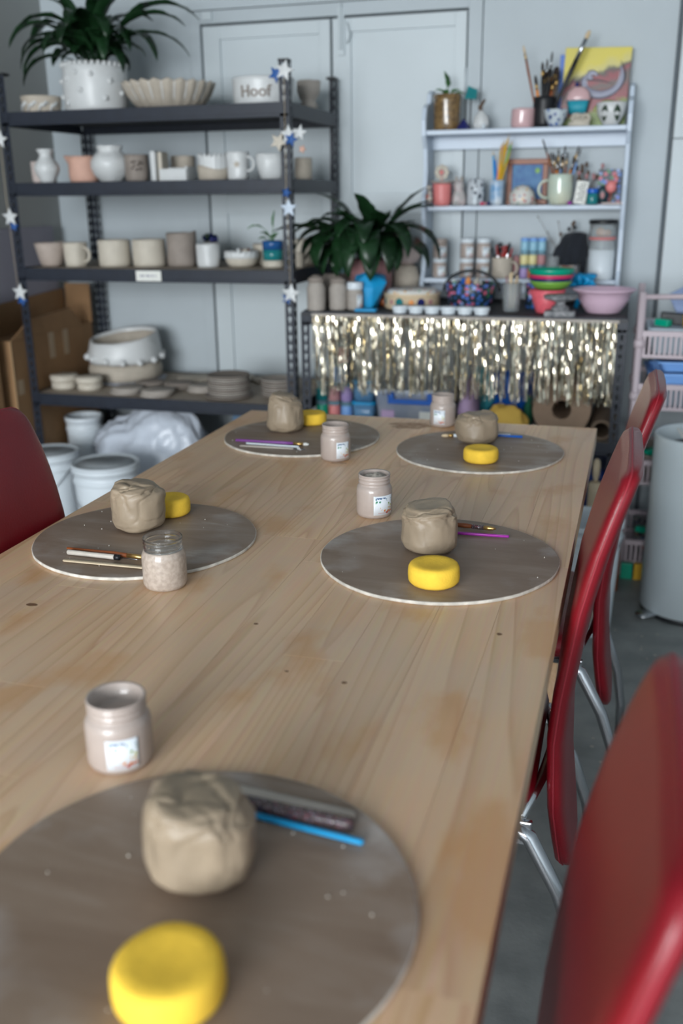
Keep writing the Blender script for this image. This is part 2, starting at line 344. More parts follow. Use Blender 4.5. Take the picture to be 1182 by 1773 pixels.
def tag(o, label, cat, group=None, kind=None):
    o['label'] = label; o['category'] = cat
    if group: o['group'] = group
    if kind: o['kind'] = kind
    return o
def struct(o): o['kind'] = 'structure'; return o
def copy_tree(o, parent=None):
    c = o.copy(); COL.objects.link(c); c.parent = parent
    for ch in list(o.children): copy_tree(ch, c)
    return c
def aim(o, a, b):
    """stand a thing built along +Z so that it runs from a towards b"""
    d = Vector(b)-Vector(a); o.location = a
    o.rotation_mode = 'QUATERNION'; o.rotation_quaternion = d.to_track_quat('Z', 'Y')
    return o
def rounded(w, d, r, n=5):
    pts = []
    for cx, cy, a0 in ((w/2-r, d/2-r, 0), (-w/2+r, d/2-r, 90), (-w/2+r, -d/2+r, 180), (w/2-r, -d/2+r, 270)):
        for k in range(n): a = math.radians(a0+90*k/(n-1)); pts.append((cx+r*math.cos(a), cy+r*math.sin(a)))
    return pts
def wall_prof(outer, t=.005, base=.006):
    """vessel: outer profile bottom-up, then the inside back down"""
    inn = [(max(r-t, .001), max(z, base)) for r, z in outer]
    return [(.001, outer[0][1])] + outer + [(outer[-1][0]-t/2, outer[-1][1]+t*.35)] + inn[::-1] + [(.001, base)]
def hand(seed, amp=.0018, f=14):
    """slight hand-made unevenness"""
    def fn(a, r, z, i):
        if r < .006: return r, z
        k = noise.noise(Vector((math.cos(a)*1.3+seed, math.sin(a)*1.3, z*f)))
        return r+k*amp*2, z+(noise.noise(Vector((math.cos(a)*2, math.sin(a)*2, seed)))*amp if z > .02 else 0)
    return fn

# ------------------------------------------------------------------ setting
def room():
    BY = 4.0
    struct(MB().box(-2.6, 1.7, -4.6, 4.3, -.1, 0).build('floor', M['floor'], smooth=False))
    w = MB()
    w.box(-2.6, -1.80, BY, BY+.12, 0, 2.75); w.box(-.59, .118, BY, BY+.12, 0, 2.75); w.box(-1.80, -.59, BY, BY+.12, 2.055, 2.75)
    w.box(-1.80, -.59, BY+.06, BY+.12, 0, 2.055)
    w.box(.118, 1.7, BY+.04, BY+.12, 0, 2.75)
    struct(w.build('wall_back', M['wall'], smooth=False))
    struct(MB().box(-2.6, -2.48, -4.6, BY, 0, 2.75).build('wall_left', M['wallL'], smooth=False))
    struct(MB().box(1.58, 1.7, -4.6, BY, 0, 2.75).build('wall_right', M['wall'], smooth=False))
    struct(MB().box(-2.6, 1.7, -4.6, 4.3, 2.75, 2.85).build('ceiling', M['ceil'], smooth=False))
    struct(MB().box(-2.6, 1.7, -4.62, -4.5, 2.6, 2.75).box(.9, 1.7, -4.62, -4.5, 0, 2.6).build('wall_front', M['wall'], smooth=False))
    # door frame and the two leaves
    t = MB().box(-1.797, -1.748, BY-.008, BY+.06, 0, 2.05).box(-.646, -.593, BY-.008, BY+.06, 0, 2.05).box(-1.748, -.646, BY-.008, BY+.06, 2.002, 2.05)
    struct(t.build('trim_1', M['wall'], smooth=False, bevel=.002))
    for n, x0, x1 in (('door_1', -1.741, -1.196), ('door_2', -1.186, -.653)):
        z0, z1 = .012, 1.994; d = MB(); st = .075
        d.box(x0, x1, BY+.012, BY+.045, z0, z1)
        for a, b, c, e in ((x0, x0+st, z0, z1), (x1-st*.6, x1, z0, z1), (x0+st, x1-st*.6, z1-.05, z1), (x0+st, x1-st*.6, 1.262, 1.34), (x0+st, x1-st*.6, z0, .2)):
            d.box(a, b, BY, BY+.012, c, e)
        o = struct(d.build(n, M['panel'], smooth=False, bevel=.0015))
        h = MB()
        for z in (1.75, 1.1, .35):
            h.tube([(x0-.004 if n == 'door_1' else x1+.004, BY-.006, z-.045), (x0-.004 if n == 'door_1' else x1+.004, BY-.006, z+.045)], .006)
        h.build('hinge', M['wall'], o)
    # bolt where the leaves meet, small sensor block above the left corner
    o = MB().box(-1.16, -1.135, BY-.012, BY, 1.86, 2.03).tube([(-1.148, BY-.018, 1.88), (-1.148, BY-.018, 2.045)], .006).tube([(-1.125, BY-.014, 1.98), (-1.11, BY-.016, 1.93), (-1.125, BY-.014, 1.9)], .003).build('door_bolt', M['panel'], auto=True)
    o.parent = bpy.data.objects['door_2']
    MB().box(-1.73, -1.69, BY-.02, BY-.008, 2.015, 2.045).build('sensor', M['panel'], bpy.data.objects['trim_1'], smooth=False)
    # big white panel on the right with a rail joint
    p = MB().box(.13, 1.58, BY-.004, BY+.04, 0, 1.52).box(.13, 1.58, BY-.004, BY+.04, 1.524, 2.7)
    struct(p.build('door_3', M['panel'], smooth=False))
    struct(MB().box(.112, .124, BY-.01, BY+.04, 0, 2.75).build('trim_2', M['gap'], smooth=False))
room()

# ------------------------------------------------------------------ steel shelving
def flange(m, length, w=.034, pitch=.034, mi=0):
    """one punched flange in the x-z plane as quads round keyhole slots (local, x from 0 to w)"""
    n = int(length/pitch)
    hole = [(-.0055, .012), (.0055, .012), (.0062, .004), (.003, -.006), (.0018, -.012), (-.0018, -.012), (-.003, -.006), (-.0062, .004)]
    for k in range(n):
        z0 = k*pitch; z1 = z0+pitch; zc = (z0+z1)/2; c = w/2
        out = [(0, z1), (w, z1), (w, zc+.004), (w, zc-.006), (w, z0), (0, z0), (0, zc-.006), (0, zc+.004)]
        yield out, [(c+x, zc+z) for x, z in hole]
def post(parent, x, y, z1, sx, sy):
    """L-profile post: outside corner at x,y; flanges run along sx and sy"""
    m = MB(); t = .002
    for out, ho in flange(m, z1):
        for axis in (0, 1):
            v = []
            for dep in (0, t):
                for ring in (out, ho):
                    for a, z in ring:
                        v.append((x+sx*a, y+sy*dep, z) if axis == 0 else (x+sx*dep, y+sy*a, z))
            f = []
            for j in range(8):
                k = (j+1) % 8
                f += [(j, k, 8+k, 8+j), (16+j, 24+j, 24+k, 16+k), (8+j, 8+k, 24+k, 24+j)]
            m.add(v, f)
    o = m.build('post', M['steel'], parent, smooth=False, weld=True); z1 = int(z1/.034)*.034
    MB().box(min(x, x+sx*.036), max(x, x+sx*.036), min(y, y+sy*.036), max(y, y+sy*.036), z1, z1+.009).build('end_cap', M['black'], o, smooth=False)
    return o
def shelf_unit(name, label, x0, x1, y0, y1, ztop, levels, boards):
    t = thing(name, label, 'shelving', ((x0+x1)/2, (y0+y1)/2, 0)); ox, oy = (x0+x1)/2, (y0+y1)/2
    a, b, c, d = x0-ox, x1-ox, y0-oy, y1-oy
    for x, sx in ((a, 1), (b, -1)):
        for y, sy in ((c, 1), (d, -1)): post(t, x, y, ztop, sx, sy)
    for z, bm in zip(levels, boards):
        for yy, s in ((c+.003, 1), (d-.003, -1)):
            m = MB(); y_, y2 = (yy, yy+.014*s)
            m.box(a+.003, b-.003, min(yy, yy+.004*s), max(yy, yy+.004*s), z-.042, z+.002)
            m.box(a+.003, b-.003, min(yy-.003*s, yy+.001*s), max(yy-.003*s, yy+.001*s), z-.046, z-.034)
            m.box(a+.003, b-.003, min(yy, yy+.02*s), max(yy, yy+.02*s), z-.042, z-.038)
            m.build('beam', M['steel'], t, smooth=False, bevel=.001)
        for xx in (a, b-.004):
            MB().box(xx, xx+.004, c+.036, d-.036, z-.042, z+.002).box(xx-.002, xx+.006, c+.036, d-.036, z-.046, z-.036).build('beam', M['steel'], t, smooth=False)
        MB().box(a+.006, b-.006, c+.008, d-.008, z-.014, z-.002).build('shelf_board', bm, t, smooth=False)
    return t
S1, S2, S3, S4, BZ = 1.64, 1.39, 1.075, .578, .93
shelf_unit('metal_shelving', 'tall dark steel shelving unit loaded with unglazed pottery, left', -2.30, -1.155, 3.36, 3.96, 1.8, [S1, S2, S3, S4], [M['boardk'], M['boardk'], M['board'], M['board']])
shelf_unit('metal_workbench', 'waist-high dark steel shelving bench with the tinsel curtain, right', -1.135, .02, 3.375, 3.965, .945, [BZ, .50, .14], [M['boardk'], M['board'], M['board']])

# paper label clipped to the third shelf
t = thing('shelf_label', 'small white paper label on the edge of the third shelf', 'label', (-1.73, 3.357, 1.053))
MB().box(-.052, .052, -.0012, .0, -.019, .019).build('paper', M['cream'], t, smooth=False)
m = MB()
random.seed(3)
x = -.036
while x < .036:
    w = random.choice((.003, .005, .007)); m.box(x, x+w, -.0017, -.0012, -.004+random.uniform(-.001, .001), .004); x += w+random.choice((.0015, .0015, .006))
m.build('handwriting', M['foam'], t, smooth=False)

# ------------------------------------------------------------------ table
def table():
    y0, y1 = .22, 2.52; ym = .55
    xl = lambda y: -1.000-.0028*(y-1.3); xr = lambda y: -.0545+.0118*(y-1.36)
    t = thing('worktable', 'large pine worktable of glued staves holding the clay work', 'table', (-.53, 1.37, 0))
    ox, oy = -.53, 1.37; n = 11; g = .0001; rnd = random.Random(5)
    for i in range(n):
        u0, u1 = i/n, (i+1)/n
        cuts = [y0]; y = y0+rnd.uniform(.25, .75)
        while y < y1-.2: cuts.append(y); y += rnd.uniform(.55, .95)
        cuts.append(y1)
        for a, b in zip(cuts, cuts[1:]):
            yc = (a+b)/2; P = []
            for z in (.705, .75):
                for u, y, gy in ((u0, a, g), (u1, a, g), (u1, b, -g), (u0, b, -g)):
                    xx = xl(y)+(xr(y)-xl(y))*u+(g if u == u0 else -g); P.append((xx, y+gy, z))
            cx = sum(p[0] for p in P)/8
            o = MB().add([(p[0]-cx, p[1]-yc, p[2]-.73) for p in P], [(0,3,2,1),(4,5,6,7),(0,1,5,4),(1,2,6,5),(2,3,7,6),(3,0,4,7)]).build('plank', M['pine'], t, smooth=False, loc=(cx-ox, yc-oy, .73), bevel=.0004)
    kn = mat('knot', (112, 80, 56), .6, var=.2, vs=300); sn = mat('glaze_stain', (158, 120, 92), .6, vs=60, col2=(196, 166, 138))
    for x, y, r, sx in ((-.822, 1.142, .0075, .7), (-.47, 1.165, .0028, 1), (-.30, 1.03, .003, 1), (-.38, 1.04, .0022, 1), (-.80, 1.02, .002, 1), (-.13, 1.22, .003, 1.4), (-.56, .86, .0018, 1)):
        MB().lathe([(.0004, 0), (r, 0), (r*.9, .0001), (.0004, .0001)], 14, lambda a, q, z, i: (q*(1+.25*noise.noise(Vector((math.cos(a)*2+x*30, math.sin(a)*2, 0)))), z), T=Matrix.Diagonal((1.3, sx, 1, 1))).build('knot', kn, t, smooth=False, loc=(x-ox, y-oy, .75003))
    for x, y, r in ((-.52, 2.435, .036), (-.60, 2.03, .012)):
        MB().lathe([(.0004, 0), (r, 0), (r*.96, .0001), (.0004, .0001)], 40, lambda a, q, z, i: (q*(1+.5*noise.noise(Vector((math.cos(a)*2.2+x*30, math.sin(a)*2.2, 0)))), z), T=Matrix.Diagonal((1.5, 1, 1, 1))).build('glaze_stain', sn, t, smooth=False, loc=(x-ox, y-oy, .75003))
    MB().box(-.40, .40, -1.05, -1.02, .62, .705).box(-.40, .40, 1.02, 1.05, .62, .705).box(-.40, -.37, -1.05, 1.05, .62, .705).box(.37, .40, -1.05, 1.05, .62, .705).build('apron', M['pine'], t, smooth=False)
    for sx in (-1, 1):
        for sy in (-1, 1): MB().box(sx*.40-.035, sx*.40+.035, sy*1.06-.035, sy*1.06+.035, 0, .704).build('leg', M['pine'], t, smooth=False, bevel=.004)
table()

# ------------------------------------------------------------------ chairs
def lerp_tab(tab, z):
    for (a, u), (b, v) in zip(tab, tab[1:]):
        if z <= b: return u+(v-u)*max(0, (z-a)/(b-a))
    return tab[-1][1]
XB = [(.22, -.018), (.38, -.038), (.54, -.044), (.65, -.032), (.75, -.018), (.83, -.001), (.89, .016), (.96, .038)]
WB = [(.215, .03), (.225, .06), (.26, .10), (.32, .125), (.45, .155), (.65, .18), (.80, .182), (.88, .178), (.925, .171), (.945, .163), (.955, .152), (.960, .138), (.962, .11)]
def make_chair(label):
    t = thing('dining_chair', label, 'chair', (0, 0, 0), 0, 'red leather chairs round the table')
    rs = []; seam = []
    zs = [.215, .218, .225, .24, .26, .29, .32, .38, .45, .52, .6, .68, .75, .8, .84, .88, .905, .925, .94, .95, .956, .960, .962]
    for z in zs:
        w = lerp_tab(WB, z); xc = lerp_tab(XB, z)+.27; th = .0155 if .23 < z < .955 else .010
        ring = []
        for j in range(36):
            a = 2*PI*j/36; c, s = math.cos(a), math.sin(a)
            yy = w*math.copysign(abs(c)**.22, c) ; xx = th*math.copysign(abs(s)**.7, s)
            bow = -.008*(1-(yy/.18)**2)      # seat side slightly dished
            ring.append((xc+xx-bow*.8, yy, z))
        rs.append(ring); seam.append(w)
    back = MB().rings(rs).build('backrest', M['red'], t)
    # piping: one closed seam round the rim of the shell
    pp = [(lerp_tab(XB, z)+.27+.0005, lerp_tab(WB, z)+.0006, z) for z in zs]
    loop = pp + [(p[0], -p[1], p[2]) for p in pp[::-1]]; loop.append(loop[0])
    MB().tube(loop, .0016, 6).build('piping', M['piping'], back)
    # seat
    rs = []
    for z, k in ((.398, .9), (.404, .97), (.418, 1), (.432, 1), (.442, .96), (.446, .86), (.447, .4)):
        rs.append([(x*k, y*k, z+.004*(1-k)) for x, y in rounded(.42, .445, .085)])
    MB().rings(rs).build('seat', M['red'], t).location = (-.008, 0, 0)
    # steel side rails, brackets and legs
    for s in (-1, 1):
        MB().tube([(-.2, s*.17, .385), (0, s*.17, .385), (.165, s*.175, .385)], .011).build('seat_rail', M['chrome'], t)
        MB().box(.168, .204, s*.19-.006, s*.19+.006, .352, .396).build('bracket', M['chrome'], t, bevel=.003, smooth=False)
        MB().ball((.186, s*.197, .372), .006).build('bolt', M['chrome'], t)
        p = [(.165, s*.19, .39), (.20, s*.195, .37), (.25, s*.2, .28), (.285, s*.203, .18), (.30, s*.205, .09), (.303, s*.205, .004)]
        MB().tube(p, [.013, .013, .0125, .012, .0115, .011], 12).build('leg', M['chrome'], t)
        p = [(-.2, s*.17, .39), (-.215, s*.175, .36), (-.225, s*.18, .2), (-.23, s*.182, .004)]
        MB().tube(p, .011, 12).build('leg', M['chrome'], t)
    MB().tube([(.185, -.19, .40), (.21, -.1, .42), (.222, 0, .43), (.21, .1, .42), (.185, .19, .40)], .009).build('back_rail', M['chrome'], t)
    return t
c0 = make_chair('red leather chair, second from the camera on the right side of the table')
c0.location = (-.278, 1.492, 0)
for loc, rz, lab in (((-.244, .635, 0), 0, 'red leather chair nearest the camera, blurred at the lower right'),
                     ((-.228, 2.075, 0), 0, 'red leather chair farthest from the camera, in front of the pink trolley'),
                     ((-.782, 1.385, 0), PI, 'red leather chair on the left side of the table, beside the white buckets')):
    c = copy_tree(c0); c.location = loc; c.rotation_euler = (0, 0, rz); c['label'] = lab
# ------------------------------------------------------------------ clay work on the table
TZ = .75; BT = .757
def make_bat(label, x, y, seed):
    t = thing('round_board', label, 'board', (x, y, TZ), 0, 'round hardboard work boards on the table'); rr = random.Random(seed)
    ph = rr.random()*9
    def R(a): return .197+.0035*noise.noise(Vector((math.cos(a)*1.2+ph, math.sin(a)*1.2, ph)))+.0012*noise.noise(Vector((math.cos(a)*5, math.sin(a)*5, ph)))
    n = 96
    MB().rings([[(R(2*PI*j/n)*k*math.cos(2*PI*j/n), R(2*PI*j/n)*k*math.sin(2*PI*j/n), z) for j in range(n)] for k, z in ((.05, .0062), (.5, .0062), (.99, .0062), (.994, .006))]).build('board_face', M['bat'], t, smooth=False)
    MB().rings([[(R(2*PI*j/n)*k*math.cos(2*PI*j/n), R(2*PI*j/n)*k*math.sin(2*PI*j/n), z) for j in range(n)] for k, z in ((.98, .0004), (.997, .0006), (1, .0018), (1, .0048), (.996, .0059), (.992, .0059))]).build('rim', M['bat_edge'], t)
bats = [('round brown board nearest the camera with the blue stick', -.32, .61), ('round brown board on the left with the orange-tipped brush', -.79, 1.45), ('round brown board in the middle right with the magenta stick', -.265, 1.485),
        ('round brown board at the far left with the violet brush', -.757, 2.24), ('round brown board at the far right with the blue-handled brush', -.302, 2.205)]
for i, (l, x, y) in enumerate(bats): make_bat(l, x, y, i+3)

def blob(label, x, y, rx, ry, h, seed, rz=0, taper=0, slope=0, sq=.42):
    m = MB(); n, k = 96, 64; rs = []; sd = seed*7.3
    rr = random.Random(seed); cr = []
    for _ in range(9):   # folds: great-circle-ish creases over the top
        d = Vector((rr.uniform(-1, 1), rr.uniform(-1, 1), rr.uniform(-.3, 1))).normalized(); cr.append((d, rr.uniform(-.15, .6), rr.uniform(0, 6)))
    for i in range(k+1):
        ph = -PI/2+PI*i/k; ring = []
        for j in range(n):
            a = 2*PI*j/n; cp, sp = math.cos(ph), math.sin(ph)
            f = lambda v, e: math.copysign(abs(v)**e, v)
            e1 = sq; e2 = .88
            p = Vector((f(cp, e1)*f(math.cos(a), e2), f(cp, e1)*f(math.sin(a), e2), f(sp, .55)))
            u = Vector((cp*math.cos(a), cp*math.sin(a), sp))
            q = p.copy(); w = 1+.055*noise.noise(u*1.3+Vector((sd, 0, 0)))+.03*noise.noise(u*3+Vector((0, sd, 0)))+.007*noise.noise(u*9+Vector((0, 0, sd)))
            for d, off, s0 in cr:
                dist = u.dot(d)-off+.16*noise.noise(u*2.2+Vector((s0, s0, 0)))
                msk = max(0, min(1, .5+2.2*noise.noise(u*1.4+Vector((s0*3, 0, s0))))) * max(.12, min(1, u.z+.55))
                w -= .062*msk*math.exp(-(dist/.024)**2); w += .05*msk*(1/(1+math.exp(-dist*45))-.5)
            q *= w
            hz = (q.z+1)/2; sc_ = 1-taper*(hz-.3)
            zz = max(0, hz)*h*(1+slope*q.x*max(0, hz))
            if zz < .006: q.x *= .985
            ring.append((q.x*rx*sc_, q.y*ry*sc_, max(0, zz)))
        rs.append(ring)
    o = m.rings(rs).build('clay_lump', M['clay']); o.location = (x, y, BT-.0003); o.rotation_euler = (0, 0, rz)
    tag(o, label, 'clay', 'lumps of wet clay on the round boards'); return o
blob('grey-brown clay lump nearest the camera with a pinched-in base', -.324, .650, .049, .048, .083, 1, .3, .02, -.12, .55)
blob('grey-brown clay lump on the left board with a deep notch low down', -.820, 1.487, .049, .047, .084, 4, 1.1, .03, -.05)
blob('grey-brown clay lump with folded top beside the magenta stick', -.286, 1.508, .047, .047, .081, 8, .5, .02, .05)
blob('tall tapering clay lump on the far left board', -.815, 2.283, .048, .047, .091, 11, 0, .22, -.08)
blob('squat round clay lump with a crease on the far right board', -.318, 2.268, .052, .050, .074, 15, .8, .06, .02, .6)

def sponge(label, x, y, r, h, seed, tilt=(0, 0)):
    n = 40; prof = [(0, 0), (.7, 0), (.9, .03), (.985, .16), (1, .35), (1.0, .6), (.985, .8), (.93, .94), (.84, 1), (.6, .985), (.3, .94), (0, .93)]
    def fn(a, rr, z, i):
        if rr < .004: return rr, z
        return rr*(1+.035*noise.noise(Vector((math.cos(a)*1.2, math.sin(a)*1.2, seed))))+.0006*noise.noise(Vector((math.cos(a)*7, math.sin(a)*7, z*200+seed))), z
    o = MB().lathe([(max(p*r, .0005), q*h) for p, q in prof], n, fn).build('sponge', M['yellow']); o.location = (x, y, BT); tag(o, label, 'sponge', 'round yellow sponges on the boards'); return o
sponge('round yellow sponge nearest the camera with a dented top', -.289, .513, .043, .034, 1)
sponge('yellow sponge half hidden behind the clay lump on the left board', -.800, 1.577, .036, .034, 2)
sponge('bright yellow sponge in front of the clay lump at middle right', -.251, 1.367, .0405, .032, 3)
sponge('yellow sponge behind the tall clay lump on the far left board', -.775, 2.372, .041, .030, 4)
sponge('small yellow sponge in front of the clay lump on the far right board', -.284, 2.102, .040, .031, 5)

def curved_label(parent, r, z0, z1, a0, a1, m, name='label'):
    n = 14; v = []; f = []
    for i in range(n+1):
        a = a0+(a1-a0)*i/n
        for z in (z0, z1): v.append((r*math.cos(a), r*math.sin(a), z))
    f = [(2*i, 2*i+2, 2*i+3, 2*i+1) for i in range(n)]
    me = bpy.data.meshes.new(name); me.from_pydata(v, [], f); uv = me.uv_layers.new(name='UVMap')
    for p in me.polygons:
        for li in p.loop_indices:
            vi = me.loops[li].vertex_index; uv.data[li].uv = ((vi//2)/n, vi % 2)
    o = new_obj(name, me, m, parent); s = o.modifiers.new('s', 'SOLIDIFY'); s.thickness = .0003; s.offset = 1
    return o
def slip_jar(label, x, y, h, r, lab=None, clear=False, heap=False, small=False):
    """squat wide-mouth jar: glass shell, slip inside, threads, printed label"""
    t = thing('slip_jar', label, 'jar', (x, y, TZ), 0, 'open glass jars of clay slip on the table')
    k = h/.082; R = r
    out = [(.80*R, 0), (.93*R, .002*k), (R, .008*k), (R, .050*k), (.985*R, .055*k), (.90*R, .061*k), (.845*R, .0625*k), (.845*R, .0655*k), (.89*R, .067*k), (.89*R, .068*k), (.845*R, .0695*k), (.845*R, .073*k), (.89*R, .0745*k), (.89*R, .0755*k), (.845*R, .077*k), (.845*R, .0785*k), (.90*R, .080*k), (.90*R, .0822*k)]
    tw = .0018
    top = .062*k if clear else .082*k
    ir = .845*R-tw*1.2
    lo = [(p[0], p[1]) for p in out if p[1] <= top]
    if clear:       # speckled slip fills the body; the clear neck stands above it
        MB().lathe([(.001, 0)]+lo+[(lo[-1][0]*.99, top), (ir, top), (ir*.6, top-.001), (.001, top-.001)], 40).build('slip', M['slipd'], t)
        up = [(lo[-1][0], top+.0002)]+[p for p in out if p[1] > top]
        MB().rings([[(r_*math.cos(2*PI*j/40), r_*math.sin(2*PI*j/40), z_) for j in range(40)] for r_, z_ in up+[(.87*R, .0828*k)]+[(q[0]-tw*1.6, q[1]) for q in up[::-1]]], True, False).build('glass_neck', M['glass'], t)
    else:           # slip-coated right up to the rim
        lv = .060*k
        MB().lathe([(.001, 0)]+lo+[(.87*R, .0828*k), (ir, .081*k), (ir, lv+.002), (ir*.95, lv), (ir*.5, lv-.001), (.001, lv-.001)], 40).build('coated_glass', M['slip'], t)
    if heap:
        def fn(a, rr, z, i): return rr, z+.006*noise.noise(Vector((math.cos(a)*rr*90, math.sin(a)*rr*90, 3)))+.002
        MB().lathe([(.001, .0605*k), (.8*R-tw*2, .0605*k), (.8*R-tw*2, .066*k), (.6*R, .074*k), (.4*R, .079*k), (.2*R, .078*k), (.001, .079*k)], 30, fn).build('dried_slip', M['slipp'], t)
    if lab: curved_label(t, R+.0003, .009*k, .046*k, lab[0], lab[1], M['label'])
    return t
d = math.radians
slip_jar('open slip jar with a leaf-bordered label nearest the camera', -.487, .801, .078, .0355, (d(-84), d(-28)))
slip_jar('clear half-full slip jar without a label on the left board edge', -.660, 1.264, .081, .0345, None, clear=True)
slip_jar('open slip jar with heaped dried slip, in the middle of the table', -.428, 1.688, .082, .0340, (d(-78), d(-8)), heap=True)
slip_jar('open slip jar with a label beside the far left board', -.616, 2.063, .083, .0345, (d(-70), d(-15)))
slip_jar('slip jar at the far end of the table, label turned left', -.437, 2.460, .083, .0335, (d(-125), d(-70)))

# hand tools lying on the boards
def stick(name, label, a, b, w, th, m, group, cat='tool', ends=True, bow=0):
    a, b = Vector(a), Vector(b); L = (b-a).length; n = 8; pts = []
    t = MB(); out = []
    for k in range(n+1): an = -PI/2+PI*k/n; out.append((L/2-w/2+w/2*math.cos(an), w/2*math.sin(an)))
    for k in range(n+1): an = PI/2+PI*k/n; out.append((-L/2+w/2+w/2*math.cos(an), w/2*math.sin(an)))
    t.rings([[(x*k, y*k2, z) for x, y in out] for k, k2, z in ((.995, .9, 0), (1, 1, th*.25), (1, 1, th*.75), (.995, .9, th))])
    o = t.build(name, m); o.location = (a+b)/2; d_ = b-a; o.rotation_euler = (0, -math.asin(d_.z/L), math.atan2(d_.y, d_.x))
    return tag(o, label, cat, group)
def brush(name, label, a, b, L_, hm, fm, bm_, r=.004, cat='brush', group=None, bl=.018, fl=.02, flat=1.0, loc_only=False, taper=.45):
    """paint brush built along +Z from the butt of the handle (a) to the bristles (towards b)"""
    t = thing(name, label, cat, (0, 0, 0), 0, group); hl = L_-bl-fl
    MB().lathe([(.0008, 0), (r*taper, .001), (r*.75, hl*.45), (r, hl*.8), (r*.85, hl)], 10).build('handle', hm, t)
    T = Matrix.Diagonal((1, flat, 1, 1))
    MB().lathe([(r*.86, hl), (r*.9, hl+fl*.5), (r*.85, hl+fl)], 10, T=T).build('ferrule', fm, t)
    MB().lathe([(r*.8, hl+fl), (r*.95, hl+fl+bl*.4), (r*.7, hl+fl+bl*.8), (.0006, hl+fl+bl)], 10, T=T).build('bristles', bm_, t)
    aim(t, a, b); return t
zt = BT
G = 'hand tools on the boards'
stick('wooden_spatula', 'pale rounded wooden spatula behind the nearest clay lump', (-.362, .771, zt+.001), (-.211, .757, zt+.001), .013, .004, M['popst'], G)
stick('glitter_handle_tool', 'dark glitter-handled tool beside the pale spatula on the nearest board', (-.335, .748, zt+.001), (-.208, .741, zt+.001), .013, .009, M['glit'], G)
t = stick('plastic_stick', 'bright blue plastic stick on the nearest board', (-.311, .734, zt+.001), (-.193, .7215, zt+.001), .0062, .004, M['cyan'], G)
brush('paint_brush', 'brown-handled brush with orange bristles on the left board', (-.885, 1.345, zt+.0050), (-.714, 1.338, zt+.0044), .172, M['woodd'], M['brass'], M['bristleo'], .0045, group=G, bl=.02, fl=.034)
t = thing('needle_tool', 'grey-handled needle tool in front of the orange-tipped brush', 'tool', (0, 0, 0), 0, G)
MB().lathe([(.003, 0), (.0047, .002), (.0043, .04), (.0047, .088), (.004, .09)], 10).build('handle', M['popst'], t)
MB().lathe([(.0046, .0902), (.0046, .099), (.002, .100)], 10).build('collar', M['black'], t)
MB().lathe([(.0008, .1), (.0008, .13), (.0002, .135)], 6).build('needle', M['chrome'], t)
aim(t, (-.874, 1.329, zt+.0048), (-.738, 1.3265, zt+.0046))
stick('wooden_spatula', 'pale wooden craft stick on the edge of the left board', (-.865, 1.300, zt+.0008), (-.715, 1.3035, zt+.0008), .0095, .0022, M['woodl'], G)
brush('wooden_tool', 'dark wooden tool with brass tip behind the middle right clay lump', (-.300, 1.636, zt+.0050), (-.190, 1.628, zt+.0046), .112, M['woodd'], M['glit'], M['brass'], .0046, 'tool', G, bl=.022, fl=.022)
stick('plastic_stick', 'magenta plastic stick beside the middle right clay lump', (-.290, 1.592, zt+.001), (-.161, 1.599, zt+.001), .0058, .004, M['purple'], G)
brush('paint_brush', 'violet-handled brush with white tip on the far left board', (-.894, 2.132, zt+.0048), (-.705, 2.134, zt+.0044), .19, M['pviol'], M['brass'], M['cream'], .0044, group=G, bl=.014, fl=.026, taper=.8)
stick('plastic_stick', 'white plastic stick beside the violet brush on the far left board', (-.860, 2.116, zt+.001), (-.722, 2.112, zt+.001), .007, .004, M['white'], G)
t = thing('wire_loop_tool', 'thin wire loop tool at the front of the far left board', 'tool', (-.78, 2.092, zt+.0025), .02, G)
MB().tube([(-.085, 0, 0), (.05, 0, 0)], .0022, 8).build('handle', M['popst'], t)
MB().tube([(.05, .001, 0), (.062, .006, 0), (.074, .005, 0), (.079, 0, 0), (.074, -.005, 0), (.062, -.006, 0), (.05, -.001, 0)], .0009, 6).build('loop', M['chrome'], t)
brush('paint_brush', 'brush with pale flat bristles lying behind the far right clay lump', (-.245, 2.345, zt+.0050), (-.405, 2.300, zt+.0044), .172, M['white'], M['brass'], M['bristle'], .0048, group=G, bl=.018, fl=.012)
brush('paint_brush', 'blue-handled brush lying on the far right board', (-.214, 2.333, zt+.0044), (-.36, 2.334, zt+.004), .14, M['blue'], M['chrome'], M['bristled'], .004, group=G, bl=.012, fl=.016, taper=.8)
# crumbs
cm = MB(); rr = random.Random(9)
for _ in range(70):
    k = rr.randrange(5); bx, by = bats[k][1], bats[k][2]; a = rr.uniform(0, 6.28); q = .18*math.sqrt(rr.random())
    s = rr.uniform(.0005, .0013); cm.ball((bx+q*math.cos(a), by+q*math.sin(a), BT+s*.3), s, 5, 3)
tag(cm.build('clay_crumbs', M['bat_edge']), 'tiny pale crumbs of dry clay scattered over the round boards', 'crumbs', kind='stuff')

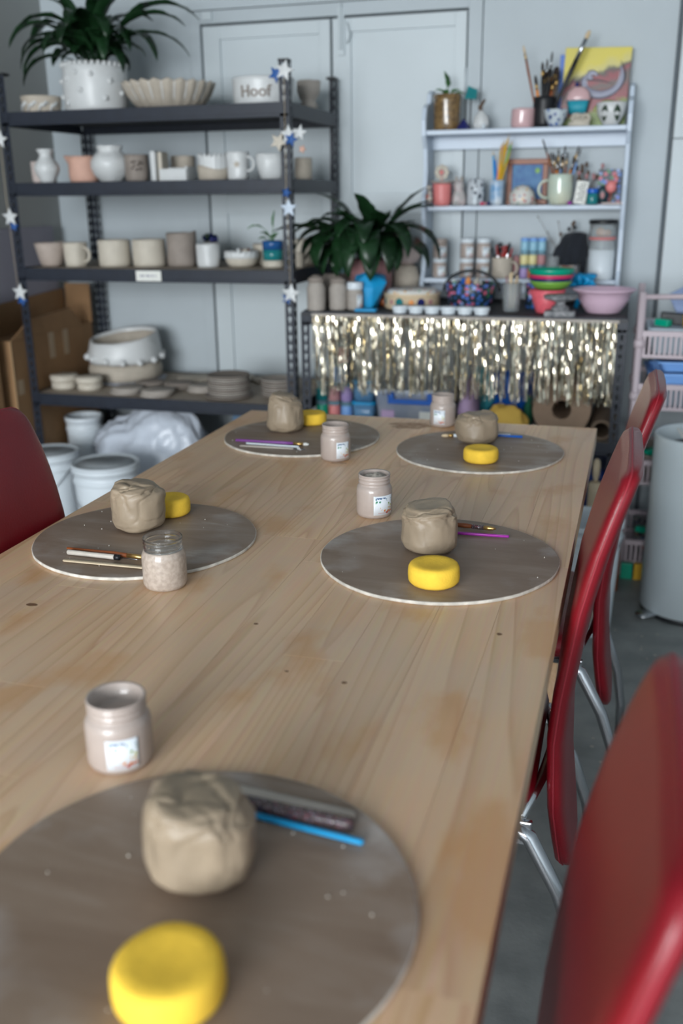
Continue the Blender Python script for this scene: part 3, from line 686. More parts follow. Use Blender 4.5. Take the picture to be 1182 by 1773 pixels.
# ------------------------------------------------------------------ pottery builders
def pot(name, label, cat, x, y, z, prof, m, group=None, t_=.006, seed=0, amp=.0018, n=36, rim=None, base=.008):
    t = thing(name, label, cat, (x, y, z), 0, group); h = hand(seed, amp)
    top = max(p[1] for p in prof)
    def fn(a, r, zz, i):
        r, zz = h(a, r, zz, i)
        if rim: r, zz = rim(a, r, zz, top)
        return r, zz
    MB().lathe(wall_prof(prof, t_, base), n, fn).build('body', m, t)
    return t
def cyl(r, h, flare=0, belly=0, foot=.92, n=7):
    """slightly shaped cylinder profile"""
    return [(r*foot, 0)]+[(r*(foot+(1-foot)*min(1, 4*k/n))*(1+flare*k/n)+belly*math.sin(PI*k/n), h*k/n) for k in range(1, n+1)]
def handle(t, r, z0, z1, out, m, a=0, th=.006, name='handle'):
    ca, sa = math.cos(a), math.sin(a); P = []
    for k in range(11):
        u = PI*k/10; rr = r+out*math.sin(u)**.8 if 0 < k < 10 else r-.002
        P.append((rr*ca, rr*sa, (z0+z1)/2+(z1-z0)/2*math.cos(u)))
    MB().tube(P, [th*.95]*11, 8).build(name, m, t)
def star_mesh(r, th):
    pts = []
    for k in range(10):
        a = PI/2+PI*k/5; q = r if k % 2 == 0 else r*.45; pts.append((q*math.cos(a), q*math.sin(a)))
    m = MB(); v = [(x, -th/2, z) for x, z in pts]+[(x, th/2, z) for x, z in pts]+[(0, -th, 0), (0, th, 0)]
    f = [(j, (j+1) % 10, 10+(j+1) % 10, 10+j) for j in range(10)]+[((j+1) % 10, j, 20) for j in range(10)]+[(10+j, 10+(j+1) % 10, 21) for j in range(10)]
    return m.add(v, f)
def star(label, x, y, z, r, m, rot=0, g='clay stars hung on the shelving posts'):
    o = star_mesh(r, .007).build('hanging_star', m, smooth=False, bevel=.0015); o.location = (x, y, z); o.rotation_euler = (0, rot, 0)
    return tag(o, label, 'star', g)
def text_on(parent, s, size, r, z, a_c, m, depth=.0012, name='lettering', off=.0):
    cu = bpy.data.curves.new('txt', 'FONT'); cu.body = s; cu.size = size; cu.extrude = depth/2; cu.align_x = 'CENTER'; cu.offset = off; cu.resolution_u = 3
    tmp = bpy.data.objects.new('txt', cu); COL.objects.link(tmp); dg = bpy.context.evaluated_depsgraph_get()
    me = bpy.data.meshes.new_from_object(tmp.evaluated_get(dg)); bpy.data.objects.remove(tmp); bpy.data.curves.remove(cu)
    for v in me.vertices:
        rr = r(v.co.y+z) if callable(r) else r
        a = a_c+v.co.x/rr; q = rr+v.co.z+depth/2; v.co = (q*math.cos(a), q*math.sin(a), v.co.y+z)
    me.name = name
    return new_obj(name, me, m, parent, False)

def leaf_mesh(L_, w, az, elev, droop, pet=.35, n=12, twist=0, base=(0, 0, 0), pr=.0022):
    """petiole + arching lance-shaped blade, one mesh"""
    m = MB(); p = Vector(base); e = elev; pts = [p.copy()]; N_ = 16; es = [e]
    for k in range(N_):
        u = (k+1)/N_; e = elev-droop*u**1.6
        p = p+Vector((math.cos(e)*math.cos(az+twist*u), math.cos(e)*math.sin(az+twist*u), math.sin(e)))*L_/N_; pts.append(p.copy()); es.append(e)
    kp = int(N_*pet)
    rs = []
    for k in range(N_+1):
        u = k/N_; A = az+twist*u; side = Vector((-math.sin(A), math.cos(A), 0)); up = Vector((-math.sin(es[k])*math.cos(A), -math.sin(es[k])*math.sin(A), math.cos(es[k])))
        if k <= kp: hw = pr; v_ = pr
        else:
            q = (k-kp)/(N_-kp); hw = max(pr*.4, w/2*(math.sin(PI*q**.8)**.75)*(1-.12*q)); v_ = hw*.35
        c = pts[k]; th = .0006 if k > kp else pr
        wob = .10*hw*math.sin(k*1.9+az*7)
        rs.append([tuple(c+side*hw+up*(v_+wob)), tuple(c+up*.0), tuple(c-side*hw+up*(v_-wob)), tuple(c-side*hw+up*(v_-wob-th)), tuple(c-up*(th+.0006)), tuple(c+side*hw+up*(v_+wob-th))])
    return m.rings(rs)

def lidded_jar(label, x, y, z, r, h, body_m, lid_m, lidh=.018, lab=None, group=None, cat='jar', contents=True, name='lidded_jar'):
    t = thing(name, label, cat, (x, y, z), 0, group); bh = h-lidh
    MB().lathe([(.001, 0), (r*.9, 0), (r, .005), (r, bh*.86), (r*.9, bh*.95), (r*.88, bh-.0005), (.001, bh-.0005)], 24).build('body', body_m, t)
    MB().lathe([(.001, bh), (r*.97, bh), (r, bh+.002), (r, h-.003), (r*.95, h), (.001, h)], 24).build('lid', lid_m, t)
    if lab: curved_label(t, r+.0004, bh*.12, bh*.75, math.radians(lab[0]), math.radians(lab[1]), M['label'])
    return t

# ------------------------------------------------------------------ top shelf
z = S1+.001
def flute(nf, amp, zamp=0):
    def f(a, r, zz, top):
        k = (zz/top)
        return r*(1+amp*abs(math.cos(nf*a/2))*min(1, k*1.5)), zz+(zamp*abs(math.cos(nf*a/2))*max(0, k-.75)*4)
    return f
t = pot('clay_bowl', 'small beige bowl with raised white waves on the top shelf', 'bowl', -2.207, 3.50, z, cyl(.068, .062, .12), M['bisque'], 'pottery on the top shelf', seed=1)
for a0 in (-100, -66, -32, -134):
    m = MB(); P = []
    for k in range(9):
        u = k/8; a = math.radians(a0+30*u); q = .0735; P.append((q*math.cos(a), q*math.sin(a), .008+.03*math.sin(PI*u*.75)+.006*math.sin(u*9)))
    m.tube(P, [.002, .004, .006, .007, .007, .006, .005, .004, .002], 6).build('wave_relief', M['blobw'], t)
t = pot('planter', 'large white studded planter with beaded rim on the top shelf', 'planter', -2.012, 3.58, z, cyl(.122, .165, .0, 0, .95), M['blobw'], None, .009, 2, .002, 44, base=.02)
for k in range(34):
    a = 2*PI*k/34; MB().ball((.120*math.cos(a), .120*math.sin(a), .171), .0095, 8, 5).build('rim_bead', M['blobw'], t)
for a, zz in ((-150, .06), (-150, .115), (-118, .12), (-119, .035), (-88, .078), (-68, .132), (-45, .05), (-35, .11), (-170, .03), (-10, .07), (-96, .14)):
    a = math.radians(a); MB().ball((.123*math.cos(a), .123*math.sin(a), zz), .0105, 8, 5).build('stud', M['blobw'], t)
MB().lathe([(.001, .14), (.109, .14), (.109, .15), (.06, .154), (.001, .155)], 24).build('soil', M['soil'], t)
# peace lily in the planter
def lily(label, x, y, z, specs, seed, Ls):
    t = thing('peace_lily', label, 'plant', (x, y, z)); rr = random.Random(seed)
    for az, el, L_, w, dr in specs:
        leaf_mesh(L_, w, math.radians(az), math.radians(el), math.radians(dr), rr.uniform(.3, .42), twist=rr.uniform(-.25, .25), base=(rr.uniform(-.03, .03), rr.uniform(-.03, .03), 0)).build('leaf', M['leaf'], t)
    for _ in range(Ls):
        az = rr.uniform(0, 360); leaf_mesh(rr.uniform(.15, .25), rr.uniform(.045, .07), math.radians(az), math.radians(rr.uniform(55, 85)), math.radians(rr.uniform(50, 130)), .4, base=(rr.uniform(-.04, .04), rr.uniform(-.04, .04), 0), twist=rr.uniform(-.3, .3)).build('leaf', M['leaf'], t)
    return t
sp = [(182, 62, .46, .062, 115), (195, 48, .40, .058, 130), (170, 70, .44, .066, 130), (200, 35, .34, .05, 110), (-5, 58, .46, .072, 95), (5, 66, .52, .074, 108), (-15, 50, .42, .06, 120), (12, 46, .46, .05, 100), (-40, 45, .32, .058, 130), (-60, 62, .32, .06, 150),
      (-90, 75, .34, .07, 150), (-110, 68, .32, .058, 150), (-130, 60, .36, .056, 140), (-50, 78, .36, .075, 150), (-75, 80, .38, .075, 140), (-30, 70, .36, .07, 150), (90, 75, .36, .06, 90), (60, 70, .42, .06, 90), (120, 75, .40, .06, 90), (-70, 84, .36, .07, 100), (150, 78, .38, .068, 80), (-160, 55, .38, .058, 135), (-20, 75, .42, .07, 85), (30, 80, .38, .06, 60), (-175, 80, .36, .06, 70), (-145, 72, .40, .07, 120), (-100, 85, .34, .07, 60)]
lily('dark green peace lily growing in the white studded planter, top left', -2.012, 3.58, z+.156, sp, 4, 40)
def flu(a, r, zz, top):
    k = zz/top; return r*(1+.035*math.cos(22*a)*min(1, k*2)), zz+(.004*math.cos(22*a) if k > .8 else 0)
t = pot('fluted_bowl', 'wide beige bowl with fluted pleated sides on the top shelf', 'bowl', -1.715, 3.60, z, [(.07, 0), (.105, .004), (.135, .03), (.155, .06), (.168, .085), (.172, .098)], M['bisque'], 'pottery on the top shelf', .008, 3, .001, 88, flu)
for k in range(22):
    a = 2*PI*(k+.5)/22
    if math.sin(a) < .35: MB().tube([((q+.003)*math.cos(a), (q+.003)*math.sin(a), w) for q, w in ((.117, .02), (.138, .045), (.152, .07), (.164, .093))], [.0015, .0028, .0028, .002], 6).build('white_rib', M['blobw'], t)
o = MB().lathe([(.001, 0), (.06, 0), (.085, .012), (.09, .022), (.083, .022), (.06, .010), (.001, .010)], 30).build('clay_plate', M['bisque']); o.location = (-1.50, 3.76, z); tag(o, 'low beige plate between the fluted bowl and the lettered bowl', 'plate', 'pottery on the top shelf')
t = pot('lettered_bowl', 'white bowl with four raised letters on the top shelf', 'bowl', -1.312, 3.54, z, cyl(.108, .094, .06, 0, .95), M['blobw'], 'pottery on the top shelf', .008, 5, .0012, 44)
text_on(t, 'Hoof', .054, lambda zz: .1100+.0068*(zz/.094), .028, math.radians(-86), M['greyb'], .003, off=.0006)
t = pot('clay_cup', 'beige footed cup behind the front right post on the top shelf', 'cup', -1.212, 3.76, z, [(.03, 0), (.034, .02), (.026, .036), (.034, .044), (.045, .07), (.046, .105)], M['greyl'], 'pottery on the top shelf', seed=6)

# ------------------------------------------------------------------ second shelf
z = S2+.001; G = 'pottery on the second shelf'
def ribs(nf, amp):
    return lambda a, r, zz, top: (r*(1+amp*math.cos(nf*a)*(1 if zz > .006 else 0)), zz)
pot('clay_cup', 'small pale pink ribbed cup at the left end of the second shelf', 'cup', -2.240, 3.50, z, cyl(.033, .08, .02), mat('pale_pink_bisque', (198, 184, 178), .7, var=.05, bump=.2), G, .004, 7, .0008, 80, ribs(20, .03))
def band(a, r, zz, top): return r+.0012*math.sin(zz*500), zz
t = pot('clay_vase', 'white bulbous vase with narrow neck beside the pink pot', 'vase', -2.182, 3.455, z, [(.028, 0), (.030, .012), (.044, .035), (.048, .055), (.044, .072), (.030, .088), (.024, .100), (.028, .113), (.036, .122)], M['blobw'], G, .005, 8, .001, 40, band)
def spout(a, r, zz, top):
    d_ = math.cos(a-PI); k = max(0, d_-.75)/.25; hi = max(0, zz/top-.7)/.3
    return r*(1+.45*k*hi), zz+.004*k*hi
pot('pouring_pot', 'pink terracotta pot with a spout on the second shelf', 'pot', -2.085, 3.565, z, cyl(.060, .098, -.06, .002), M['pinkc'], G, .006, 9, .0015, 44, spout)
pot('clay_jar', 'round white lidless globe jar on the second shelf', 'jar', -1.942, 3.52, z, [(.034, 0), (.040, .006), (.062, .028), (.074, .055), (.074, .078), (.062, .100), (.044, .112), (.046, .122), (.052, .131)], M['blobw'], G, .006, 10, .0022, 44)
t = pot('clay_cup', 'grey-brown cup with pricked dots on the second shelf', 'cup', -1.820, 3.50, z, cyl(.044, .096, .03), M['greyb'], G, seed=11)
for a, zz in ((-120, .07), (-108, .072), (-86, .07), (-76, .066), (-120, .048), (-100, .044), (-84, .046), (-112, .058), (-92, .06)):
    a = math.radians(a+36); MB().ball((.0465*math.cos(a), .0465*math.sin(a), zz), .004, 8, 4).build('pricked_dot', M['soil'], t)
t = thing('clay_box', 'white L-shaped clay box with a tall slab side on the second shelf', 'box', (-1.672, 3.50, z), 0, G)
MB().box(-.072, -.052, -.04, .04, 0, .108).build('slab', M['blobw'], t, smooth=False, bevel=.004)
MB().box(-.05, -.034, -.02, .04, 0, .105).build('slab', M['bisque2'], t, smooth=False, bevel=.004)
MB().box(-.034, .075, -.046, -.036, 0, .044).box(-.034, .075, .03, .04, 0, .05).box(.066, .076, -.036, .03, 0, .052).box(-.034, .066, -.036, .03, 0, .008).build('tray', M['blobw'], t, smooth=False, bevel=.002)
pot('clay_cup', 'beige cup half hidden behind the white L-shaped box', 'cup', -1.712, 3.68, z, cyl(.047, .095, .04), M['bisque'], G, seed=12)
def crown(a, r, zz, top):
    return r*(1+.012*math.cos(18*a)), zz+(.007*math.cos(18*a) if zz > top*.93 else 0)
t = pot('clay_cup', 'white cup with a zigzag rim over a beige ribbed foot', 'cup', -1.506, 3.50, z, cyl(.054, .088, .05), M['blobw'], G, .005, 13, .001, 108, crown)
def rib2(a, r, zz, i): return r+.0012*math.cos(36*a), zz+(.008*math.sin(2*a) if zz > .03 else 0)
MB().lathe([(.05, .002), (.0545, .006), (.0575, .03), (.059, .046), (.056, .047), (.05, .006)], 108, rib2).build('ribbed_band', M['bisque'], t)
t = pot('clay_mug', 'white mug with a beige star on the second shelf', 'mug', -1.408, 3.50, z, cyl(.041, .098, .03, -.002), M['blobw'], G, .005, 14)
handle(t, .042, .082, .032, .028, M['blobw'], math.radians(-12), .0055)
s_ = star_mesh(.014, .002); s_.build('star_relief', M['bisque'], t, smooth=False).location = (math.cos(math.radians(-74))*.0425, math.sin(math.radians(-74))*.0425, .055)
s_ = t.children[-1]; s_.rotation_euler = (0, 0, math.radians(16))
pot('clay_bowl', 'speckled white deep bowl beside the front right post', 'bowl', -1.278, 3.50, z, [(.034, 0), (.040, .006), (.050, .03), (.055, .06), (.055, .088)], M['blobw'], G, .006, 15, .003)
pot('clay_cup', 'plain beige cup right of the front post on the second shelf', 'cup', -1.205, 3.66, z, cyl(.032, .078, .05), M['bisque'], G, seed=16)

# ------------------------------------------------------------------ third shelf
z = S3+.0005; G = 'pottery on the third shelf'
def rough(a, r, zz, top): return r, zz+(.003*noise.noise(Vector((math.cos(a)*3, math.sin(a)*3, 5))) if zz > top*.9 else 0)
t = pot('clay_bowl', 'flared beige bowl at the left end of the third shelf', 'bowl', -2.225, 3.495, z, [(.036, 0), (.044, .01), (.052, .035), (.060, .065), (.065, .09)], mat('rosy_bisque', (176, 162, 152), .7, var=.05, bump=.2), G, .006, 17, .002, 40, rough)
t = pot('clay_mug', 'cream mug with round handle on the third shelf', 'mug', -2.115, 3.494, z, cyl(.045, .091, .04, -.001), M['bisque2'], G, .005, 18)
handle(t, .046, .074, .02, .03, M['bisque2'], math.radians(-15), .006)
rings_ = lambda a, r, zz, top: (r+.0009*math.sin(zz*420), zz)
pot('clay_cup', 'cream straight-sided cup, left of the matching pair', 'cup', -1.962, 3.531, z, cyl(.063, .1, .02, 0, .97), M['bisque2'], G, .006, 19, .001, 40, rings_)
pot('clay_cup', 'cream straight-sided cup, right of the matching pair', 'cup', -1.821, 3.553, z, cyl(.066, .101, .01, 0, .97), M['bisque2'], G, .006, 20, .001, 40, rings_)
def tall_(a, r, zz, top): return r+.0012*math.sin(zz*330), zz+(.008*max(0, math.cos(a-.3)-.7)*3 if zz > top*.9 else 0)
pot('clay_cylinder', 'tall grey-brown ridged cylinder on the third shelf', 'pot', -1.685, 3.563, z, cyl(.058, .125, .02, 0, .97), M['greyb'], G, .007, 21, .0015, 44, tall_)
pot('clay_cup', 'plain white cup right of the tall grey cylinder', 'cup', -1.559, 3.532, z, cyl(.044, .086, .01, 0, .96), M['blobw'], G, .005, 22)
t = thing('succulent', 'small dark succulent sprig behind the plain white cup', 'plant', (-1.62, 3.70, z))
MB().lathe([(.001, 0), (.028, 0), (.034, .05), (.034, .085), (.001, .085)], 20).build('pot', M['greyb'], t)
for k in range(7):
    a = k*.9; MB().ball((.022*math.cos(a), .02*math.sin(a), .097+.006*(k % 3)), .012, 7, 5).build('leaf', M['leaf'] if k % 2 else M['dblue'], t)
def scal(a, r, zz, top): return r, zz+(.010*abs(math.cos(9*a)) if zz > top*.85 else 0)
t = pot('scalloped_bowl', 'beige bowl with a white scalloped rim full of shells', 'bowl', -1.437, 3.572, z, [(.042, 0), (.052, .006), (.061, .022), (.064, .04), (.064, .048)], M['bisque2'], G, .005, 23, .001, 108, scal)
MB().lathe([(.0645, .032), (.0668, .034), (.0665, .05), (.0645, .052)], 108, lambda a, r, zz, i: (r, zz+(.009*abs(math.cos(9*a)) if zz > .045 else 0))).build('white_rim', M['blobw'], t)
rr = random.Random(2)
for k in range(16):
    a = rr.uniform(0, 6.28); q = rr.uniform(0, .042)
    o = MB().ball((0, 0, 0), .0115, 7, 5, (1.1, .8, .7)).build('shell', [M['blobw'], M['greyb'], M['woodd'], M['bisque2']][k % 4]); o.location = (-1.437+q*math.cos(a), 3.572+q*math.sin(a), z+.036+.012*(k % 3)); o.rotation_euler = (rr.random(), rr.random(), rr.random()*6)
    tag(o, 'small shell heaped in the scalloped bowl', 'shell', 'shells in the scalloped bowl')
pot('clay_bowl', 'cream bowl half hidden behind the scalloped bowl', 'bowl', -1.375, 3.70, z, cyl(.058, .078, .05), M['bisque2'], G, seed=24)
# glazed pot: three colour bands
t = thing('glazed_pot', 'blue and teal glazed plant pot with a cream foot on the third shelf', 'plant pot', (-1.303, 3.561, z))
MB().lathe([(.001, 0), (.040, 0), (.041, .006), (.040, .014), (.038, .026), (.001, .026)], 30).build('foot', M['bisque2'], t)
MB().lathe([(.001, .0265), (.0375, .0265), (.0385, .045), (.039, .065), (.036, .065), (.001, .0645)], 30).build('green_band', M['teal'], t)
MB().lathe([(.030, .0655), (.0392, .0655), (.040, .085), (.040, .097), (.036, .098), (.035, .085), (.030, .085)], 30).build('blue_band', mat('blue_glaze', (34, 84, 140), .25), t)
MB().lathe([(.001, .0855), (.034, .0855), (.034, .089), (.001, .091)], 20).build('soil', M['soil'], t)
t = thing('seedling', 'slender green seedling growing in the blue and teal pot', 'plant', (-1.303, 3.561, z+.089))
for az, el, L_, w, dr in ((182, 72, .135, .022, 110), (170, 60, .07, .03, 60), (200, 45, .06, .032, 70), (-10, 78, .05, .028, 60), (0, 88, .12, .022, 8), (-60, 60, .055, .026, 70), (120, 55, .055, .026, 60)):
    leaf_mesh(L_, w, math.radians(az), math.radians(el), math.radians(dr), .55, pr=.0009).build('leaf', M['leafl'], t)
pot('clay_bowl', 'rounded cream bowl right of the front post on the third shelf', 'bowl', -1.232, 3.72, z, [(.036, 0), (.046, .012), (.054, .04), (.056, .07), (.053, .096)], M['bisque2'], G, .005, 25)
pot('clay_cup', 'tiny beige cup in front of the rounded cream bowl', 'cup', -1.192, 3.552, z, cyl(.019, .054, .02), M['bisque'], G, .003, 26, .0005)

# ------------------------------------------------------------------ fourth shelf
z = S4+.0005
t = thing('ring_pot', 'large low ring-shaped pot, white over beige, studded with knobs', 'pot', (-2.075, 3.755, z))
hh = hand(31, .004, 8)
MB().lathe([(.001, 0), (.135, 0), (.156, .02), (.158, .05), (.148, .075), (.135, .08), (.121, .012), (.001, .012)], 48, hh).build('beige_base', M['bisque'], t)
def tilt_(a, r, zz, i):
    r, zz = hh(a, r, zz, i); k = max(0, (zz-.09)/.1); return r, zz+.008*math.cos(a)*k+.020*math.sin(a)*k
def open_ring(prof, fn, n=56):
    out = []
    for r_, z_ in prof+[prof[0]]:
        ring = []
        for j in range(n): a = 2*PI*j/n; q, w = fn(a, r_, z_, 0); ring.append((q*math.cos(a), q*math.sin(a), w))
        out.append(ring)
    return MB().rings(out, True, False)
open_ring([(.120, .0125), (.126, .06), (.136, .10), (.139, .14), (.135, .176), (.128, .176), (.130, .14), (.126, .10), (.118, .06), (.112, .0125)], tilt_).build('inner_wall', M['bisque'], t)
open_ring([(.138, .0815), (.150, .0805), (.158, .10), (.156, .135), (.148, .170), (.144, .186), (.138, .191), (.132, .186), (.137, .17), (.1405, .14), (.139, .10)], tilt_).build('white_wall', M['blobw'], t)
for k in range(14):
    a = 2*PI*k/14+.2; MB().ball((.163*math.cos(a), .163*math.sin(a), .098+.008*math.sin(2*a)), .0145, 9, 6).build('knob', M['blobw'], t)
MB().lathe([(.1, .001), (.15, .001), (.172, .002), (.165, .007), (.14, .006)], 40, lambda a, r, zz, i: (r+.006*math.sin(a*13), zz)).build('newspaper', spots_material('newsprint', (150, 154, 166), [(110, 112, 130), (196, 200, 206)], 55, .5), t)
def disc(label, x, y, zz, r, h, m, g, seed=0, oval=1):
    hd = hand(seed, .002)
    o = MB().lathe([(.001, 0), (r*.93, 0), (r, h*.25), (r, h*.75), (r*.95, h), (.001, h*.97)], 32, hd).build('clay_disc', m); o.location = (x, y, zz); o.rotation_euler = (0, 0, seed)
    return tag(o, label, 'disc', g)
disc('lower thick cream disc of the left pair on the lowest shelf', -2.228, 3.50, z, .054, .028, M['bisque2'], 'thick cream discs', 1)
disc('upper thick cream disc of the left pair on the lowest shelf', -2.228, 3.502, z+.0285, .058, .028, M['bisque2'], 'thick cream discs', 2)
disc('lower thick cream disc of the right pair beside the ring pot', -2.108, 3.50, z, .052, .027, M['bisque2'], 'thick cream discs', 3)
disc('upper thick cream disc of the right pair beside the ring pot', -2.110, 3.50, z+.0275, .056, .027, M['bisque2'], 'thick cream discs', 4)
G = 'flat grey clay discs on the lowest shelf'
for i, (x, y, r, n_, lab, m) in enumerate(((-1.922, 3.46, .064, 2, 'in front of the ring pot', 'greyl'), (-1.775, 3.44, .067, 2, 'near the front edge, right of the ring pot', 'greyl'), (-1.89, 3.60, .06, 2, 'behind the front row beside the ring pot', 'greyb'), (-1.76, 3.60, .062, 2, 'in the middle of the back row', 'greyb'), (-1.635, 3.57, .062, 2, 'just left of the tall plate stack', 'greyl'))):
    for k in range(n_):
        disc(('upper' if k else 'lower')+' thin grey disc of the pair '+lab, x+k*.006, y+.004*k, z+k*.0125, r, .012, M[m], G, i*3+k)
for x, y, lab in ((-1.76, 3.80, 'cream flat disc at the back, behind the grey pairs'), (-1.59, 3.83, 'cream flat disc at the back, behind the plate stack'), (-1.42, 3.84, 'cream flat disc at the back right corner of the lowest shelf')):
    disc(lab, x, y, z, .085, .014, M['bisque'], 'flat cream discs at the back', x)
def plate(label, x, y, zz, r, m, g, seed):
    o = MB().lathe([(.001, 0), (r*.5, 0), (r*.94, .006), (r, .010), (r*.985, .0135), (r*.93, .0098), (r*.5, .0045), (.001, .0045)], 40, hand(seed, .0015)).build('clay_plate', m); o.location = (x, y, zz)
    return tag(o, label, 'plate', g)
for k in range(10):
    plate(('wide bottom plate of the tall grey stack on the lowest shelf' if k == 0 else 'topmost plate of the tall grey stack on the lowest shelf' if k == 9 else 'grey plate in the middle of the tall stack on the lowest shelf'), -1.475, 3.475, z+k*.0088, .096 if k == 0 else .086-.001*(k % 3), M['greyl' if k % 3 else 'greyb'], 'grey plates in the tall stack', k)
for k in range(8):
    plate(('bottom plate of the grey stack by the front right post' if k == 0 else 'topmost plate of the grey stack by the front right post' if k == 7 else 'grey plate in the middle of the stack by the front right post'), -1.285, 3.53, z+k*.0088, .072-.001*(k % 2), M['greyl' if k % 2 else 'greyb'], 'grey plates in the stack by the post', k+20)
t = thing('dried_posy', 'small pink and plum posy beside the ring pot', 'flowers', (-2.255, 3.80, z))
MB().tube([(0, 0, 0), (.004, 0, .03), (0, 0, .05)], .003, 6).build('stem', M['mgrey'], t)
for k in range(6): MB().ball((.016*math.cos(k*1.05), .014*math.sin(k*1.05), .055+.008*(k % 3)), .011, 7, 5).build('bloom', M['rose'] if k % 2 else M['dblue'], t)

# hanging stars
sx = -1.155
bl = mat('star_blue', (34, 84, 150), .5)
star('white clay star at the top of the front right post', sx-.008, 3.345, 1.737, .036, M['blobw'], .25); star('blue clay star at the top of the front right post', sx-.038, 3.347, 1.727, .030, bl, .6)
star('white clay star in the cluster under the top shelf', sx+.002, 3.343, 1.535, .034, M['blobw']); star('blue clay star in the cluster under the top shelf', sx+.014, 3.333, 1.518, .026, bl, .3)
star('pale clay star, left side of the cluster', sx-.036, 3.345, 1.512, .034, M['bisque2'], .5); star('pale clay star, right side of the cluster', sx+.042, 3.346, 1.54, .028, M['blobw'], .2); star('tiny pale pink star hanging lowest in the cluster', sx+.05, 3.346, 1.487, .016, M['pinkc'], .4)
star('pale blue-white star below the second shelf', sx-.005, 3.345, 1.293, .034, M['whitep']); star('small blue star just above the pale blue-white star', sx-.012, 3.346, 1.345, .02, bl, .3)
star('white clay star under the third shelf on the right post', sx-.004, 3.343, .998, .038, M['blobw'], .1); star('blue clay star under the third shelf on the right post', sx-.02, 3.348, .98, .024, bl, .3)
lx = -2.292
star('white clay star at the second shelf on the left post', lx-.008, 3.345, 1.548, .034, M['blobw'], .2)
star('white clay star above the third shelf on the left post', lx, 3.343, 1.268, .036, M['blobw']); star('blue clay star above the third shelf on the left post', lx+.008, 3.348, 1.235, .022, bl, .2)
star('white clay star below the third shelf on the left post', lx+.006, 3.343, .985, .036, M['blobw'], .1); star('blue clay star below the third shelf on the left post', lx+.008, 3.348, .955, .026, bl, .4)
for x_, z0, z1, lab in ((sx, .99, 1.75, 'thin cord the stars hang from on the right post'), (lx, .97, 1.70, 'thin cord the stars hang from on the left post')):
    o = MB().tube([(x_-.012, 3.352, z1), (x_-.014, 3.350, (z0+z1)/2), (x_-.008, 3.352, z0)], .0009, 5).build('cord', M['woodl']); tag(o, lab, 'cord')

# ------------------------------------------------------------------ under and beside the shelving
def bucket(label, x, y, z0, r, h, m, lid=True, wire=True):
    t = thing('bucket', label, 'bucket', (x, y, z0))
    MB().lathe([(.001, 0), (r*.84, 0), (r*.86, .01), (r*.95, h*.82), (r*.95, h*.83), (r*1.0, h*.835), (r*1.0, h*.86), (r*.955, h*.865), (r*.96, h*.93), (r*1.02, h*.935), (r*1.02, h*.985), (r*.96, h*.99), (r*.95, h*.95), (r*.80, h*.05), (.001, h*.05)], 44).build('body', m, t)
    if lid: MB().lathe([(.001, h*.955), (r*.93, h*.955), (r*.94, h*.988), (r*1.0, h*.992), (r*1.035, h*.985), (r*1.03, h*1.005), (r*.97, h*1.012), (r*.90, h*.990), (.001, h*.989)], 44).build('lid', m, t); MB().lathe([(.001, h*.991), (r*.885, h*.991), (r*.885, h*.995), (.001, h*.995)], 40).build('lid_centre', MATS.get('lid_grey') or mat('lid_grey', (164, 170, 174), .35, var=.05, vs=30), t)
    if wire:
        P = [(r*1.03*math.cos(a), r*1.03*math.sin(a)*.35-.9*r*(math.sin(a)), h*.9-.35*h*math.sin(a)) for a in [PI*k/14 for k in range(15)]]
        MB().tube([(r*1.03*math.cos(a), -r*1.04*math.sin(a), h*.88-.30*h*math.sin(a)**2) for a in [PI*k/16 for k in range(17)]], .0022, 6).build('wire_handle', M['chrome'], t)
    return t
bucket('lidded white bucket between the red chair and the table, left', -2.135, 3.20, 0, .108, .385, M['white'])
bucket('wide lidded white bucket right against the table edge', -1.822, 3.08, 0, .124, .392, M['white'])
bucket('slim white bucket standing back under the shelving', -2.215, 3.60, .06, .079, .385, M['white'], False, False)
o = MB().box(-.08, .08, -.10, .10, 0, .058).build('low_stand', M['card'], smooth=False, bevel=.003); o.location = (-2.21, 3.60, 0); tag(o, 'flat cardboard box under the slim white bucket', 'box')
bucket('white bucket on the floor between table and second chair', -.06, 2.93, 0, .115, .375, M['white'], False, True)
# clear plastic bag heap
m = MB(); rs = []; n = 90
def rdg(v): return (1-abs(noise.noise(v)))**3
for i in range(46):
    ph = -PI/2+PI*i/45; ring = []
    for j in range(n):
        a = 2*PI*j/n; u = Vector((math.cos(ph)*math.cos(a), math.cos(ph)*math.sin(a), math.sin(ph)))
        w = .86+.18*noise.noise(u*1.5+Vector((3, 1, 0)))+.08*rdg(u*2.6)+.045*rdg(u*6+Vector((5, 0, 0)))
        zz = max(0, .245+.27*w*math.sin(ph))
        ring.append((.30*w*math.cos(ph)**.8*math.cos(a)-.0, .165*w*math.cos(ph)**.8*math.sin(a), min(.515, zz)))
    rs.append(ring)
o = m.rings(rs).build('plastic_bag', M['bag']); o.location = (-1.85, 3.545, 0); tag(o, 'crumpled translucent white plastic bag heaped under the shelving', 'bag')
o = MB().box(-.09, .07, -.05, .07, 0, .44).build('blue_sack', mat('pale_blue_sheet', (96, 128, 160), .5, bump=.5, bs=20), smooth=False, bevel=.01); o.location = (-1.495, 3.80, 0); tag(o, 'pale blue-grey plastic sack beside the crumpled bag', 'sack')
t = thing('carton', 'brown cardboard carton under the shelving right of the bag', 'box', (-1.30, 3.53, 0))
MB().box(-.12, .12, -.12, .12, 0, .44).build('body', M['card'], t, smooth=False, bevel=.002); MB().box(-.12, .12, -.125, .0, .4405, .444).build('flap', M['cardl'], t, smooth=False)
